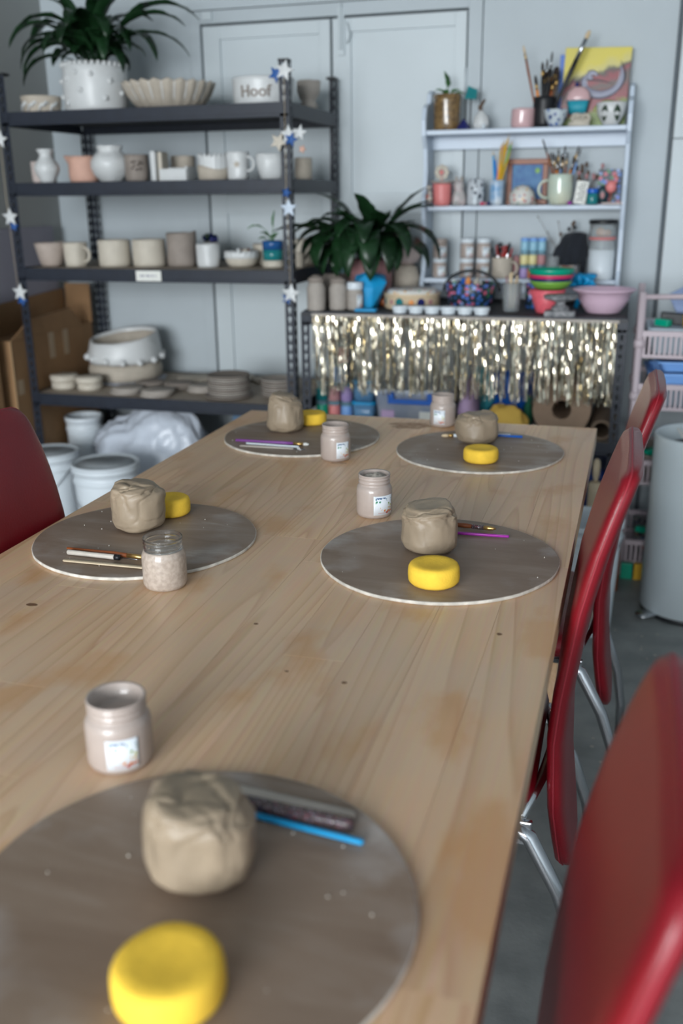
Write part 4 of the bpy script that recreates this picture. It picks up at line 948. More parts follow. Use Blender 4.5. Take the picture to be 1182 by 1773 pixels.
# tall carton on the left
t = thing('tall_carton', 'tall open cardboard carton taped shut at the side, left of the shelving', 'box', (-2.394, 3.60, 0))
MB().box(-.058, .078, -.32, .31, 0, .80).build('body', M['card'], t, smooth=False, bevel=.002)
for y0, y1, z0, z1 in ((-.05, -.01, .69, .80), (.06, .10, .69, .80), (-.30, -.26, .58, .64)): MB().box(.0784, .0792, y0, y1, z0, z1).build('tape', M['tape'], t, smooth=False)
f = MB().add([(.078, -.32, .8), (.078, .22, .8), (.078, .12, .885), (.078, -.18, .87), (.084, -.32, .8), (.084, .22, .8), (.088, .12, .885), (.088, -.18, .87)], [(0, 1, 2, 3), (7, 6, 5, 4), (0, 4, 5, 1), (1, 5, 6, 2), (2, 6, 7, 3), (3, 7, 4, 0)]); f.build('flap', M['card'], t, smooth=False)
f = MB().add([(-.056, .31, .8), (.078, .31, .8), (.07, .325, .97), (-.054, .325, .97), (-.056, .316, .8), (.078, .316, .8), (.07, .331, .97), (-.054, .331, .97)], [(0, 1, 2, 3), (7, 6, 5, 4), (0, 4, 5, 1), (1, 5, 6, 2), (2, 6, 7, 3), (3, 7, 4, 0)]); f.build('flap', M['card'], t, smooth=False)
f = MB().add([(-.056, -.3, .8), (-.056, .3, .8), (-.056, .3, .95), (-.056, -.3, .92), (-.05, -.3, .8), (-.05, .3, .8), (-.048, .3, .95), (-.048, -.3, .92)], [(0, 1, 2, 3), (7, 6, 5, 4), (0, 4, 5, 1), (1, 5, 6, 2), (2, 6, 7, 3), (3, 7, 4, 0)]); f.build('flap', M['card'], t, smooth=False)
MB().box(.0786, .081, -.322, -.316, .0, .80).build('corner_edge', M['cardl'], t, smooth=False)
o = MB().box(-.012, .012, -.38, .27, 0, 1.22).build('foam_sheet', M['foam'], smooth=False, bevel=.004); o.location = (-2.4665, 3.62, 0); o.rotation_euler = (0, 0, 0); tag(o, 'lilac-grey foam sheet standing against the left wall', 'sheet')
t = thing('carton', 'smaller cardboard carton at the left edge, in front of the tall one', 'box', (-2.39, 3.07, .50))
MB().box(-.08, .065, -.12, .14, 0, .36).build('body', M['card'], t, smooth=False, bevel=.002); MB().box(-.08, .064, .135, .139, .3602, .47).build('flap', M['card'], t, smooth=False); MB().box(-.08, -.076, -.1, .13, .3602, .46).build('flap', M['card'], t, smooth=False)
o = MB().box(-.08, .065, -.13, .14, 0, .198).build('white_crate', M['whitep'], smooth=False, bevel=.006); o.location = (-2.39, 3.07, .30); tag(o, 'white crate under the small carton at the left edge', 'crate')
o = MB().box(-.08, .065, -.14, .14, 0, .298).build('dark_crate', M['boardk'], smooth=False, bevel=.006); o.location = (-2.39, 3.07, 0); tag(o, 'dark crate on the floor under the white crate', 'crate')

# ------------------------------------------------------------------ on the workbench
z = BZ+.0005
wire = M['greyl']
for x, y, r, h, lab in ((-1.091, 3.43, .034, .128, 'leftmost brown slip jar at the front left of the bench'), (-1.020, 3.475, .0335, .121, 'second brown slip jar at the front left of the bench')):
    t = thing('glaze_jar', lab, 'jar', (x, y, z), 0, 'brown jars on the bench')
    MB().lathe([(.001, 0), (r*.94, 0), (r, .006), (r, h*.64), (r*.8, h*.76), (r*.8, h*.80), (.001, h*.80)], 26).build('body', M['greyl'], t)
    MB().lathe([(r*.55, h*.802), (r*.86, h*.802), (r*.88, h*.9), (r*.7, h*.93), (r*.3, h), (.001, h)], 26).build('stopper', M['greyb'], t)
    t2 = None
lidded_jar('brown glaze jar with a white lid at the front left of the bench', -.958, 3.485, z, .030, .10, M['greyl'], M['white'], .026, (-60, -10), 'brown jars on the bench')
t = thing('glaze_jar', 'wide brown jar behind the two stoppered ones', 'jar', (-1.08, 3.60, z), 0, 'brown jars on the bench')
MB().lathe([(.001, 0), (.044, 0), (.046, .08), (.038, .105), (.038, .120), (.001, .120)], 26).build('body', M['greyb'], t)
t = thing('glass_jar', 'glass jar with white contents at the back left of the bench', 'jar', (-1.085, 3.80, z))
MB().lathe([(.001, 0), (.042, 0), (.044, .11), (.001, .11)], 26).build('lower_jar', M['greyl'], t)
MB().lathe([(.001, .1105), (.043, .1105), (.044, .118), (.044, .165), (.036, .172), (.036, .178), (.001, .178)], 26).build('upper_jar', M['tub'], t)
o = MB().lathe([(.001, 0), (.018, 0), (.02, .07), (.012, .085), (.012, .10), (.001, .1)], 20).build('clay_bottle', M['bisque']); o.location = (-.99, 3.56, z); tag(o, 'small beige clay bottle behind the white-lidded jar', 'bottle')
# faceted blue folded vessel
m = MB(); A = [(-.058, 0, .0), (.012, 0, -.0), (.060, .0, .07), (.055, 0, .115), (.0, 0, .135), (-.045, 0, .10)]
v = [(-.02, -.035, .002), (.012, -.03, .002), (.02, .03, .002), (-.03, .03, .002), (-.055, -.045, .085), (.02, -.04, .075), (.062, .0, .095), (.045, .04, .118), (-.02, .045, .12), (-.06, .01, .118), (.0, -.02, .135), (-.058, -.01, .10)]
f = [(0, 3, 2, 1), (0, 1, 5), (0, 5, 4), (1, 2, 6), (1, 6, 5), (2, 7, 6), (2, 3, 8), (2, 8, 7), (3, 9, 8), (3, 11, 9), (3, 0, 11), (0, 4, 11), (4, 5, 10), (5, 6, 10), (6, 7, 10), (7, 8, 10), (8, 9, 10), (9, 11, 10), (11, 4, 10)]
o = m.add(v, f).build('folded_vessel', M['cyan'], smooth=False); o.location = (-.915, 3.548, z); tag(o, 'bright cyan faceted vessel under the drooping leaves on the bench', 'vessel')
o = MB().box(-.04, .04, -.02, .02, 0, .010).build('blue_case', M['cyan'], smooth=False, bevel=.003); o.location = (-.902, 3.435, z); tag(o, 'flat blue plastic case at the front edge of the bench', 'case')
o = MB().ball((0, 0, .017), .018, 14, 8, (1.2, 1, .95)).build('brown_pebble_pot', M['woodd']); o.location = (-.878, 3.615, z); tag(o, 'small round brown pot behind the blue case', 'pot')
# peace lily in a rose pot
t = pot('plant_pot', 'rose-pink clay pot holding the lower peace lily', 'plant pot', -.955, 3.69, z, cyl(.078, .17, .1, .004, .85), M['rose'], None, .006, 41, .002)
MB().lathe([(.001, .145), (.075, .145), (.075, .155), (.001, .16)], 24).build('soil', M['soil'], t)
sp = [(185, 42, .40, .085, 62), (200, 40, .36, .08, 118), (215, 55, .38, .085, 150), (235, 60, .36, .095, 165), (262, 60, .40, .09, 172), (275, 55, .44, .09, 165), (300, 55, .38, .085, 160), (330, 45, .36, .08, 120), (350, 42, .28, .07, 95), (2, 60, .34, .06, 45), (15, 70, .34, .065, 40), (168, 65, .34, .068, 100), (245, 75, .34, .09, 140), (285, 72, .36, .09, 140), (316, 62, .42, .08, 145), (338, 56, .44, .07, 135),
      (205, 60, .36, .09, 130), (225, 45, .32, .09, 140), (250, 50, .34, .095, 165), (270, 75, .30, .09, 150), (292, 45, .34, .09, 150), (312, 50, .32, .085, 140), (192, 62, .36, .075, 115), (180, 75, .34, .065, 60), (345, 72, .34, .07, 80), (230, 80, .30, .08, 100), (300, 82, .30, .08, 100), (260, 85, .30, .075, 60), (215, 70, .36, .09, 155), (280, 62, .38, .095, 170)]
lily('dark green peace lily with drooping leaves standing on the bench', -.955, 3.69, z+.165, sp, 8, 34)
t = thing('clay_sculpture', 'pale pink clay hand-like sculpture on a beige vase beside the white hutch', 'sculpture', (-.845, 3.84, z))
MB().lathe([(.001, 0), (.035, 0), (.038, .02), (.05, .05), (.055, .09), (.045, .13), (.03, .14), (.001, .14)], 30, hand(4, .004)).build('vase', M['bisque'], t)
MB().rings([[(.0+r*math.cos(2*PI*j/24)*(1+.15*math.sin(3*2*PI*j/24+zz*40))+ox, r*.8*math.sin(2*PI*j/24), zz) for j in range(24)] for zz, r, ox in ((.1405, .02, 0), (.15, .045, 0), (.18, .052, .004), (.21, .045, .0), (.235, .036, -.008), (.255, .034, -.014), (.28, .034, -.018), (.30, .024, -.016), (.306, .008, -.014))]).build('figure', M['vase'], t)
# round tin of oddments
t = thing('round_tin', 'low round cream tin printed with blue and orange emblems', 'tin', (-.765, 3.595, z))
MB().lathe([(.001, 0), (.10, 0), (.104, .004), (.104, .050), (.107, .052), (.107, .056), (.100, .056), (.100, .01), (.001, .01)], 48).build('tin', mat('tin_cream', (222, 200, 168), .4), t)
for a, c, r in ((-150, 'teal', .012), (-125, 'rose', .009), (-105, 'teal', .016), (-80, 'orange', .010), (-60, 'dblue', .015), (-38, 'rose', .010), (-170, 'orange', .008)):
    a = math.radians(a); o = MB().ball((0, 0, 0), r, 14, 6, (1, .08, 1)).build('emblem', M[c], t); o.location = (.1045*math.cos(a), .1045*math.sin(a), .027); o.rotation_euler = (0, 0, a+PI/2)
MB().lathe([(.001, .0105), (.098, .0105), (.098, .062), (.09, .070), (.001, .072)], 40, hand(5, .004)).build('oddments', M['pdots'], t)
# strip of six white paint pots
for k in range(6):
    t = thing('paint_pot', ['leftmost', 'second', 'third', 'fourth', 'fifth', 'rightmost'][k]+' of the six joined white paint pots on the bench edge', 'paint pot', (-.768+.0585*k, 3.402, z), 0, 'white paint pots on the bench edge')
    MB().lathe([(.001, 0), (.024, 0), (.026, .014), (.001, .014)], 24).build('cup', M['white'], t)
    MB().lathe([(.001, .0142), (.0285, .0142), (.029, .017), (.029, .024), (.027, .027), (.001, .027)], 24).build('cap', M['white'], t)
# floral basket with hoop handle
t = thing('fabric_basket', 'dark basket with blue and pink flower print and a hoop handle', 'basket', (-.556, 3.665, z))
MB().lathe(wall_prof([(.07, 0), (.082, .01), (.09, .05), (.094, .088)], .004), 44, hand(6, .003)).build('body', M['floral'], t)
MB().tube([(-.105*math.cos(a), .02, .055+.075*math.sin(a)) for a in [PI*k/16 for k in range(17)]], .006, 8).build('hoop_handle', M['black'], t)
rr = random.Random(12)
for k in range(9):
    a = rr.uniform(0, 6.28); q = rr.uniform(.01, .06); c = ['cream', 'orange', 'green', 'bisque2', 'lblue', 'pinkc', 'cream', 'leaf', 'blue'][k]
    o = MB().lathe([(.001, 0), (.011, 0), (.012, .05), (.006, .056), (.006, .064), (.001, .064)], 10).build('paint_tube', M[c]); o.location = (-.556+q*math.cos(a), 3.665+q*math.sin(a), z+.028+rr.uniform(0, .02)); o.rotation_euler = (rr.uniform(-.4, .4), rr.uniform(-.5, .5), 0)
    tag(o, ['white', 'orange', 'green', 'beige', 'pale blue', 'pink', 'second white', 'dark green', 'blue'][k]+' paint tube poking out of the flowered basket', 'paint tube', 'paint tubes in the basket')
# glass with wooden sticks
t = thing('tool_glass', 'clear glass holding wooden modelling sticks on the bench', 'glass', (-.389, 3.545, z))
MB().lathe([(.001, 0), (.030, 0), (.033, .10), (.0315, .10), (.0285, .006), (.001, .006)], 28).build('glass', M['sglass'], t)
for k in range(7):
    a = k*.9; o = stick('wooden_stick', ['leftmost pale', 'second pale', 'middle pale', 'short pale', 'pink-tipped', 'rear pale', 'rightmost pale'][k]+' stick standing in the bench glass', (-.389+.012*math.cos(a), 3.545+.012*math.sin(a), z+.009), (-.389+.024*math.cos(a), 3.545+.024*math.sin(a), z+.115+.01*(k % 3)), .009, .002, M['bristle'] if k != 4 else M['rose'], 'sticks in the bench glass', 'stick')
t = thing('floral_tin', 'slim dark tin with pink flowers behind the stacked bowls', 'tin', (-.325, 3.66, z))
MB().lathe([(.001, 0), (.026, 0), (.028, .09), (.001, .09)], 24).build('body', M['floral'], t)
# stacked bowls
bx, by = -.258, 3.525
t = thing('plastic_cup', 'coral pink tapering plastic cup under the nested bowls', 'cup', (bx-.004, by, z), 0, None)
MB().lathe(wall_prof([(.036, 0), (.038, .004), (.064, .080)], .002), 36).build('body', M['coral'], t)
for i, (lab, c, z0, r, h) in enumerate((('lime green bowl, lowest of the nested stack', 'lime', .0805, .073, .030), ('navy blue bowl in the nested stack, under the raspberry one', 'navy', .090, .076, .030), ('raspberry pink bowl in the nested stack under the green one', 'rasp', .100, .078, .032), ('mint green bowl on top of the nested stack', 'green', .114, .080, .036))):
    o = MB().lathe([(.001, 0), (r*.55, 0), (r*.82, h*.3), (r*.97, h*.75), (r, h), (r*.99, h+.001), (r*.955, h*.8), (r*.8, h*.36), (r*.5, .003), (.001, .003)], 40).build('plastic_bowl', M[c]); o.location = (bx+.006, by, z+z0); tag(o, lab, 'bowl', 'nested plastic bowls')
# marbled stand
t = thing('clay_stand', 'grey marbled mushroom-shaped clay stand on a slab', 'stand', (-.208, 3.415, z))
MB().box(-.052, .052, -.03, .03, 0, .02).build('slab', M['marble'], t, smooth=False, bevel=.004)
MB().lathe([(.001, .0203), (.035, .0203), (.03, .032), (.017, .04), (.017, .05), (.052, .058), (.060, .064), (.056, .072), (.001, .074)], 36, hand(3, .003)).build('pedestal', M['marble'], t)
# pale pink bowl
o = MB().lathe([(.001, 0), (.055, 0), (.06, .004), (.086, .045), (.090, .065), (.096, .069), (.101, .074), (.110, .079), (.111, .083), (.104, .084), (.090, .076), (.082, .046), (.054, .007), (.001, .006)], 52).build('plastic_bowl', M['pink']); o.location = (-.068, 3.56, z); tag(o, 'large pale pink plastic bowl at the right end of the bench', 'bowl')
# cyan ribbon bow
t = thing('ribbon_bow', 'crumpled cyan ribbon bow behind the nested bowls', 'ribbon', (-.165, 3.70, z+.0))
for k in range(9):
    a = k*.75; P = [(0, 0, .09), (.035*math.cos(a), .02*math.sin(a), .115), (.055*math.cos(a+.2), .03*math.sin(a), .10+.02*math.cos(k*2)), (.03*math.cos(a+.5), .02*math.sin(a+.5), .085), (0, 0, .09)]
    MB().tube(P, [.006, .011, .013, .010, .006], 6, T=Matrix.Diagonal((1, 1, 1, 1))).build('loop', M['cyan'], t)
MB().tube([(0, 0, .09), (.01, -.01, .05), (-.004, -.012, .0)], [.008, .012, .009], 6).build('tail', M['cyan'], t)

# ------------------------------------------------------------------ white hutch on the bench
H1, H2, H3 = 1.565, 1.292, 1.02
def hutch():
    t = thing('painted_hutch', 'white painted three-shelf hutch standing on the bench', 'hutch', (-.395, 3.90, 0))
    for s in (-1, 1):
        o_ = []
        prof = [(z, d_) for z, d_ in ((BZ, .13), (1.0, .135), (1.05, .10), (1.12, .088), (1.2, .095), (1.26, .12), (1.30, .13), (1.36, .10), (1.42, .088), (1.5, .10), (1.545, .135), (1.60, .14), (1.645, .12), (1.66, .085), (1.665, .045), (1.70, .035), (1.715, .0))]
        out = [(-d_, zz) for zz, d_ in prof]; out = [(.085, BZ+.0005)]+[(a_+.055, b_+(.0005 if b_ == BZ else 0)) for a_, b_ in out]+[(.085, 1.715)]
        x0 = .358 if s > 0 else -.390
        m = MB(); rs = [[(x, yy, zz) for yy, zz in out] for x in (x0, x0+.016)]
        m.rings(rs).build('side_panel', M['whitep'], t, smooth=False, bevel=.002)
    for zz, d0, n in ((H1, .13, 0), (H2, .085, 1), (H3, .125, 2)):
        MB().box(-.374, .358, -d0+.055, .085, zz-.018, zz).build('shelf', M['whitep'], t, smooth=False, bevel=.004)
        if n != 1: MB().box(-.374, .358, .06, .072, zz-.065, zz-.0182).build('rail', M['whitep'], t, smooth=False, bevel=.002)
    return t
hutch()

# top of the hutch
z = H1+.0005
t = pot('plant_pot', 'amber glazed textured pot with a small seedling on the hutch', 'plant pot', -.700, 3.885, z, [(.048, 0), (.050, .004), (.050, .03), (.052, .10), (.056, .125)], M['amber'], None, .005, 51, .002)
MB().lathe([(.001, .105), (.047, .105), (.001, .112)], 20).build('soil', M['soil'], t)
t = thing('seedling', 'broad-leaved green seedling in the amber pot', 'plant', (-.700, 3.885, z+.112))
for az, el, L_, w, dr in ((160, 88, .10, .042, 20), (190, 60, .06, .03, 60), (-10, 55, .06, .032, 60), (20, 40, .07, .028, 60), (-100, 60, .05, .026, 60)):
    leaf_mesh(L_, w, math.radians(az), math.radians(el), math.radians(dr), .4, pr=.001).build('leaf', M['leafl'], t)
t = thing('glass_cube', 'dark teal faceted ornament on a stem beside the amber pot', 'ornament', (-.612, 3.89, z))
MB().tube([(0, 0, 0), (0, 0, .115)], .003, 6).build('stem', M['black'], t); MB().add([(-.022, -.012, .11), (.02, -.012, .106), (.022, .012, .106), (-.022, .012, .11), (-.012, 0, .155), (.024, 0, .14)], [(0, 1, 2, 3), (0, 4, 5, 1), (3, 2, 5, 4), (0, 3, 4), (1, 5, 2)]).build('block', M['teal'], t, smooth=False)
o = MB().lathe([(.001, 0), (.026, 0), (.022, .012), (.002, .036), (.001, .036)], 7).build('blue_pyramid', M['dblue'], smooth=False); o.location = (-.628, 3.835, z); tag(o, 'small dark blue pointed ornament on the top hutch shelf', 'ornament')
t = thing('figurine', 'pale glazed figurine with brown top on the hutch', 'figurine', (-.570, 3.875, z))
MB().lathe([(.001, 0), (.026, 0), (.030, .02), (.026, .045), (.014, .058), (.010, .066), (.001, .066)], 26, hand(8, .004)).build('body', M['blobw'], t)
MB().tube([(.0, 0, .066), (-.004, 0, .078), (.004, 0, .09), (.014, 0, .105)], [.008, .009, .006, .004], 7).build('twig', M['mgrey'], t)
o = MB().ball((0, 0, .009), .009, 10, 6).build('white_bead', M['white']); o.location = (-.553, 3.832, z); tag(o, 'tiny white ball in front of the pale figurine', 'ball')
pot('clay_cup', 'glossy pale pink cup on the top hutch shelf', 'cup', -.412, 3.87, z, cyl(.043, .066, .02), M['pinkg'], None, .004, 52)
t = pot('brush_jar', 'black cylindrical jar crowded with paint brushes on the hutch', 'jar', -.338, 3.885, z, cyl(.040, .105, .02), M['black'], None, .003, 53, .0004)
bj = [(-.422, 3.86, 1.845, 'woodd', 'bristle', .0045, 'leftmost tall thin'), (-.352, 3.88, 1.79, 'black', 'bristled', .006, 'black-handled'), (-.335, 3.88, 1.80, 'black', 'bristled', .004, 'thin black'), (-.318, 3.875, 1.822, 'black', 'bristled', .004, 'tallest thin black'), (-.345, 3.90, 1.765, 'black', 'bristled', .009, 'thick dark'), (-.325, 3.90, 1.77, 'black', 'bristled', .011, 'wide dark'), (-.300, 3.90, 1.775, 'black', 'bristled', .012, 'widest dark'), (-.375, 3.87, 1.745, 'orange', 'bristled', .006, 'orange-handled'), (-.305, 3.86, 1.74, 'woodd', 'bristled', .005, 'brown-handled'), (-.29, 3.87, 1.755, 'mgrey', 'bristled', .006, 'grey-handled leaning')]
for x, y, zt_, hm, bm_, r, lab in bj:
    a = Vector((-.338+(x+.338)*.22, 3.885+(y-3.885)*.3, z+.012)); b = Vector((x, y, zt_))
    brush('paint_brush', lab+' brush in the black hutch jar', a, b, (b-a).length, M[hm], M['brass'] if r > .004 else M['chrome'], M[bm_], r, group='brushes in the black jar', bl=.03, fl=.02)
brush('paint_brush', 'long flat brush with silver ferrule leaning right out of the black jar', (-.325, 3.875, z+.012), (-.196, 3.86, 1.868), .335, M['black'], M['chrome'], M['bristle'], .009, group='brushes in the black jar', bl=.03, fl=.07)
o = MB().box(-.045, .05, -.008, .008, 0, .255).build('blue_board', M['blue'], smooth=False, bevel=.001); o.location = (-.250, 3.972, z); o.rotation_euler = (-.03, 0, 0); tag(o, 'blue board standing behind the painting on the hutch', 'board')
t = thing('painting', 'unframed canvas with yellow, grey and crimson abstract swirl', 'painting', (-.166, 3.938, z+.0)); t.rotation_euler = (-.06, .03, 0)
MB().box(-.118, .118, -.008, .008, .004, .272).build('canvas', [M['swirl']], t, smooth=False, bevel=.001)
# thick strokes of the swirl, standing proud of the canvas
def arc(cx, cz, r0, r1, a0, a1, w, m, n=18, name='paint_stroke', sq=.8):
    P = []; R_ = []
    for k in range(n+1):
        u = k/n; a = math.radians(a0+(a1-a0)*u); r = r0+(r1-r0)*u
        P.append((cx+r*math.cos(a), -.0082, cz+r*math.sin(a)*sq)); R_.append(max(.0006, w*math.sin(PI*min(.97, max(.03, u)))**.6))
    MB().tube(P, R_, 6, T=Matrix(((1, 0, 0, 0), (0, .12, 0, -.0075), (0, 0, 1, 0), (0, 0, 0, 1)))).build(name, m, t)
pg = mat('paint_grey', (150, 152, 170), .4); pd_ = mat('paint_dark', (48, 48, 58), .4); py = mat('paint_yellow', (214, 196, 62), .4); pr_ = mat('paint_crimson', (136, 48, 62), .4); pw = mat('paint_pale', (196, 196, 206), .4)
arc(.005, .165, .040, .095, 150, 395, .015, pg); arc(.005, .165, .052, .108, 170, 405, .004, pd_); arc(.005, .165, .030, .083, 150, 385, .0035, pw); arc(-.015, .175, .018, .006, 0, 300, .011, pg); arc(-.015, .175, .024, .010, 20, 280, .003, pd_)
arc(-.13, .02, .17, .25, 75, 40, .003, pd_); arc(.05, .04, .06, .05, 20, 160, .010, mat('paint_green', (140, 160, 56), .4))
pot('clay_bowl', 'small white bowl daubed with blue on the top hutch shelf', 'bowl', -.290, 3.825, z, [(.022, 0), (.024, .005), (.038, .030), (.042, .056)], M['bdots'], None, .004, 54, .001)
t = thing('cupcake_cutout', 'painted clay cupcake with pink icing and a turquoise case', 'ornament', (-.218, 3.90, z)); t.scale = (.84, .9, .95)
MB().lathe([(.001, .048), (.036, .048), (.047, .095), (.001, .095)], 44, lambda a, r, zz, i: (r*(1+.05*math.cos(20*a)), zz), T=Matrix.Diagonal((1, .35, 1, 1))).build('case', mat('turquoise_clay', (40, 150, 170), .5), t)
MB().lathe([(.001, .0955), (.050, .0955), (.052, .102), (.044, .125), (.026, .142), (.001, .146)], 30, hand(2, .002), T=Matrix.Diagonal((1, .4, 1, 1))).build('icing', M['pinkg'], t)
MB().ball((-.008, 0, .152), .010, 10, 6).build('cherry', M['dblue'], t); MB().box(-.02, .02, -.008, .008, 0, .048).build('prop', M['bisque2'], t, smooth=False)
t = thing('coral_ornament', 'cream frilled coral-like ornament on the top hutch shelf', 'ornament', (-.206, 3.835, z))
rr = random.Random(5)
for k in range(16):
    a = rr.uniform(0, 6.28); q = rr.uniform(0, .030); MB().tube([(q*math.cos(a)+.012*math.cos(b_), q*.5*math.sin(a), .022+.012*math.sin(b_)+.008*rr.random()) for b_ in [2*PI*j/9 for j in range(10)]], .0035, 6).build('frill', M['bisque2'], t)
MB().lathe([(.001, 0), (.04, 0), (.036, .014), (.001, .016)], 20, T=Matrix.Diagonal((1, .5, 1, 1))).build('foot', M['bisque2'], t)
t = pot('leaf_bowl', 'white bowl painted with two dark green leaves on the hutch', 'bowl', -.096, 3.845, z, [(.026, 0), (.03, .006), (.048, .035), (.054, .074)], M['blobw'], None, .004, 55, .0008)
for a_, tl in ((-118, .5), (-62, -.5)):
    v = []; n = 10
    for k in range(n+1):
        u = k/n; hw = .26*math.sin(PI*u)**.8; zz = .010+.056*u; r = .0325+.0215*min(1, zz/.06)+.0022
        for s in (-1, 1): an = math.radians(a_)+s*hw+tl*(u-.5)*.5; v.append((r*math.cos(an), r*math.sin(an), zz))
    f = [(2*i, 2*i+1, 2*i+3, 2*i+2) for i in range(n)]
    o = MB().add(v, f).build('painted_leaf', M['leaf'], t); sm = o.modifiers.new('s', 'SOLIDIFY'); sm.thickness = .001

# middle of the hutch
z = H2+.0005
pot('clay_cup', 'coral pink cup at the left end of the middle hutch shelf', 'cup', -.712, 3.875, z, cyl(.035, .080, .04), M['coralp'], None, .004, 56, .0006)
t = thing('clay_flower', 'white clay flower with a pink centre on a grey saucer over the coral cup', 'flower', (-.712, 3.875, z+.0825))
MB().lathe([(.001, 0), (.034, 0), (.05, .007), (.048, .009), (.001, .004)], 28).build('saucer', M['greyl'], t)
for k in range(8):
    a = 2*PI*k/8; MB().ball((.019*math.cos(a), -.012, .040+.019*math.sin(a)), .0105, 8, 5, (1, .4, 1)).build('petal', M['bisque2'], t)
MB().ball((0, -.017, .040), .009, 10, 6, (1, .5, 1)).build('centre', M['coralp'], t); MB().tube([(0, -.008, .004), (0, -.010, .030)], .007, 8).build('stalk', M['rose'], t)
t = thing('clay_animal', 'small mottled clay creature hanging at the left hutch side', 'ornament', (-.755, 3.835, z))
MB().ball((0, 0, .03), .015, 10, 7, (1, .7, 1.9)).build('body', M['jum'], t); MB().ball((0, 0, .066), .011, 10, 6).build('head', M['greyl'], t)
t = thing('figurine', 'pale speckled rabbit-like figurine on the middle hutch shelf', 'figurine', (-.646, 3.875, z))
MB().lathe([(.001, 0), (.026, 0), (.030, .02), (.026, .045), (.018, .058), (.022, .072), (.018, .088), (.001, .094)], 28, hand(9, .004)).build('body', mat('speckled_glaze', (168, 170, 168), .35, vs=60, col2=(190, 176, 176)), t)
for s in (-1, 1): MB().ball((s*.010, 0, .096), .006, 8, 6, (1, .7, 2)).build('ear', M['greyl'], t)
t = thing('figurine', 'white and navy daubed face mug on the middle hutch shelf', 'figurine', (-.578, 3.865, z))
MB().lathe(wall_prof([(.024, 0), (.030, .006), (.032, .05), (.030, .094)], .004), 28, hand(11, .003)).build('body', M['fdots'], t)
MB().lathe([(.001, .001), (.011, .001), (.013, .03), (.001, .03)], 12).build('snout', M['white'], t).location = (.002, -.034, 0)
pot('striped_cup', 'blue and white washed cup holding yellow pencils', 'cup', -.500, 3.875, z, cyl(.027, .090, .06), mat('blue_wash', (104, 150, 190), .3, vs=22, col2=(206, 214, 220)), None, .003, 57, .0006)
for k, (x, zt_, c) in enumerate(((-.478, 1.53, 'yel'), (-.470, 1.515, 'yel'), (-.461, 1.545, 'yel'), (-.490, 1.505, 'yel'), (-.448, 1.525, 'lime'), (-.452, 1.50, 'yel'), (-.516, 1.475, 'blue'), (-.520, 1.49, 'cyan'), (-.485, 1.52, 'orange'))):
    t = thing('pencil', ['first', 'second', 'tallest', 'short', 'lime green', 'low yellow', 'blue', 'cyan', 'orange'][k]+(' yellow' if c == 'yel' and k < 4 else '')+' pencil in the blue and white cup', 'pencil', group='pencils in the blue and white cup')
    a = Vector((-.500+.012*math.cos(k*2.1), 3.875+.012*math.sin(k*2.1), z+.009)); b = Vector((x, 3.875+.01*math.cos(k), zt_)); L_ = (b-a).length
    MB().lathe([(.001, 0), (.004, 0), (.004, L_-.018), (.001, L_-.018)], 6).build('shaft', M[c], t, smooth=False); MB().lathe([(.004, L_-.0178), (.0035, L_-.015), (.0008, L_)], 6).build('point', M['woodl'], t); aim(t, a, b)
t = thing('framed_picture', 'small brown-framed blue picture with a pale disc', 'picture', (-.395, 3.955, z)); t.rotation_euler = (-.05, 0, 0)
for x0, x1, z0, z1 in ((-.078, .078, .148, .168), (-.078, .078, .0, .020), (-.078, -.058, .0202, .1478), (.058, .078, .0202, .1478)): MB().box(x0, x1, -.008, .008, z0, z1).build('frame_bar', M['woodd'], t, smooth=False, bevel=.002)
MB().box(-.0578, .0578, .0, .004, .0202, .1478).build('picture', mat('plain_blue_print', (40, 92, 150), .5, vs=30, col2=(70, 124, 168)), t, smooth=False); MB().ball((.038, -.001, .125), .010, 12, 6, (1, .1, 1)).build('pale_disc', M['lime'], t)
t = thing('daubed_dome', 'white domed ornament daubed with bright colours', 'ornament', (-.402, 3.87, z))
MB().lathe([(.001, 0), (.044, 0), (.050, .02), (.045, .045), (.028, .066), (.001, .073)], 32, hand(12, .002)).build('dome', M['pdots'], t)
t = pot('mug', 'tall pale green glazed mug full of brushes on the hutch', 'mug', -.262, 3.862, z, cyl(.043, .108, .03, .003, .85), M['mugg'], None, .004, 58, .0004)
handle(t, .043, .088, .024, .036, M['mugg'], PI+.15, .005)
rr = random.Random(21)
adj = ['grey', 'pale', 'long dark', 'copper', 'thin', 'slate', 'brown', 'rear thin', 'orange', 'far right', 'middle', 'short']
for k in range(12):
    x = -.305+.008*k+rr.uniform(-.004, .004); a = Vector((-.262+(x+.262)*.4, 3.862+rr.uniform(-.015, .015), z+.012)); b = Vector((x+(.02 if k > 8 else -.0), a.y+rr.uniform(-.01, .01), 1.455+rr.uniform(0, .05)))
    brush('paint_brush', adj[k]+' brush standing in the pale green mug', a, b, (b-a).length, M[['black', 'greyl', 'woodd', 'orange', 'mgrey', 'lblue'][k % 6]], M['chrome' if k % 2 else 'brass'], M['bristled'], .0035, group='brushes in the pale green mug', bl=.022, fl=.03)
brush('paint_brush', 'longest brown brush leaning left out of the pale green mug', (-.255, 3.86, z+.012), (-.330, 3.85, 1.512), .235, M['woodd'], M['black'], M['bristled'], .0035, group='brushes in the pale green mug', bl=.02, fl=.03, taper=.8)
t = thing('letter_tag', 'white leaning tag with black strokes beside the green mug', 'tag', (-.190, 3.862, z)); t.rotation_euler = (0, .14, 0)
MB().box(-.022, .022, -.003, .003, .002, .084).build('card', M['cream'], t, smooth=False, bevel=.002)
for k in range(6): MB().tube([(-.014+.006*(k % 2), -.0035, .014+.011*k), (.004+.004*(k % 3), -.0035, .020+.011*k), (.013, -.0035, .013+.011*k)], .0016, 5).build('black_stroke', M['black'], t)
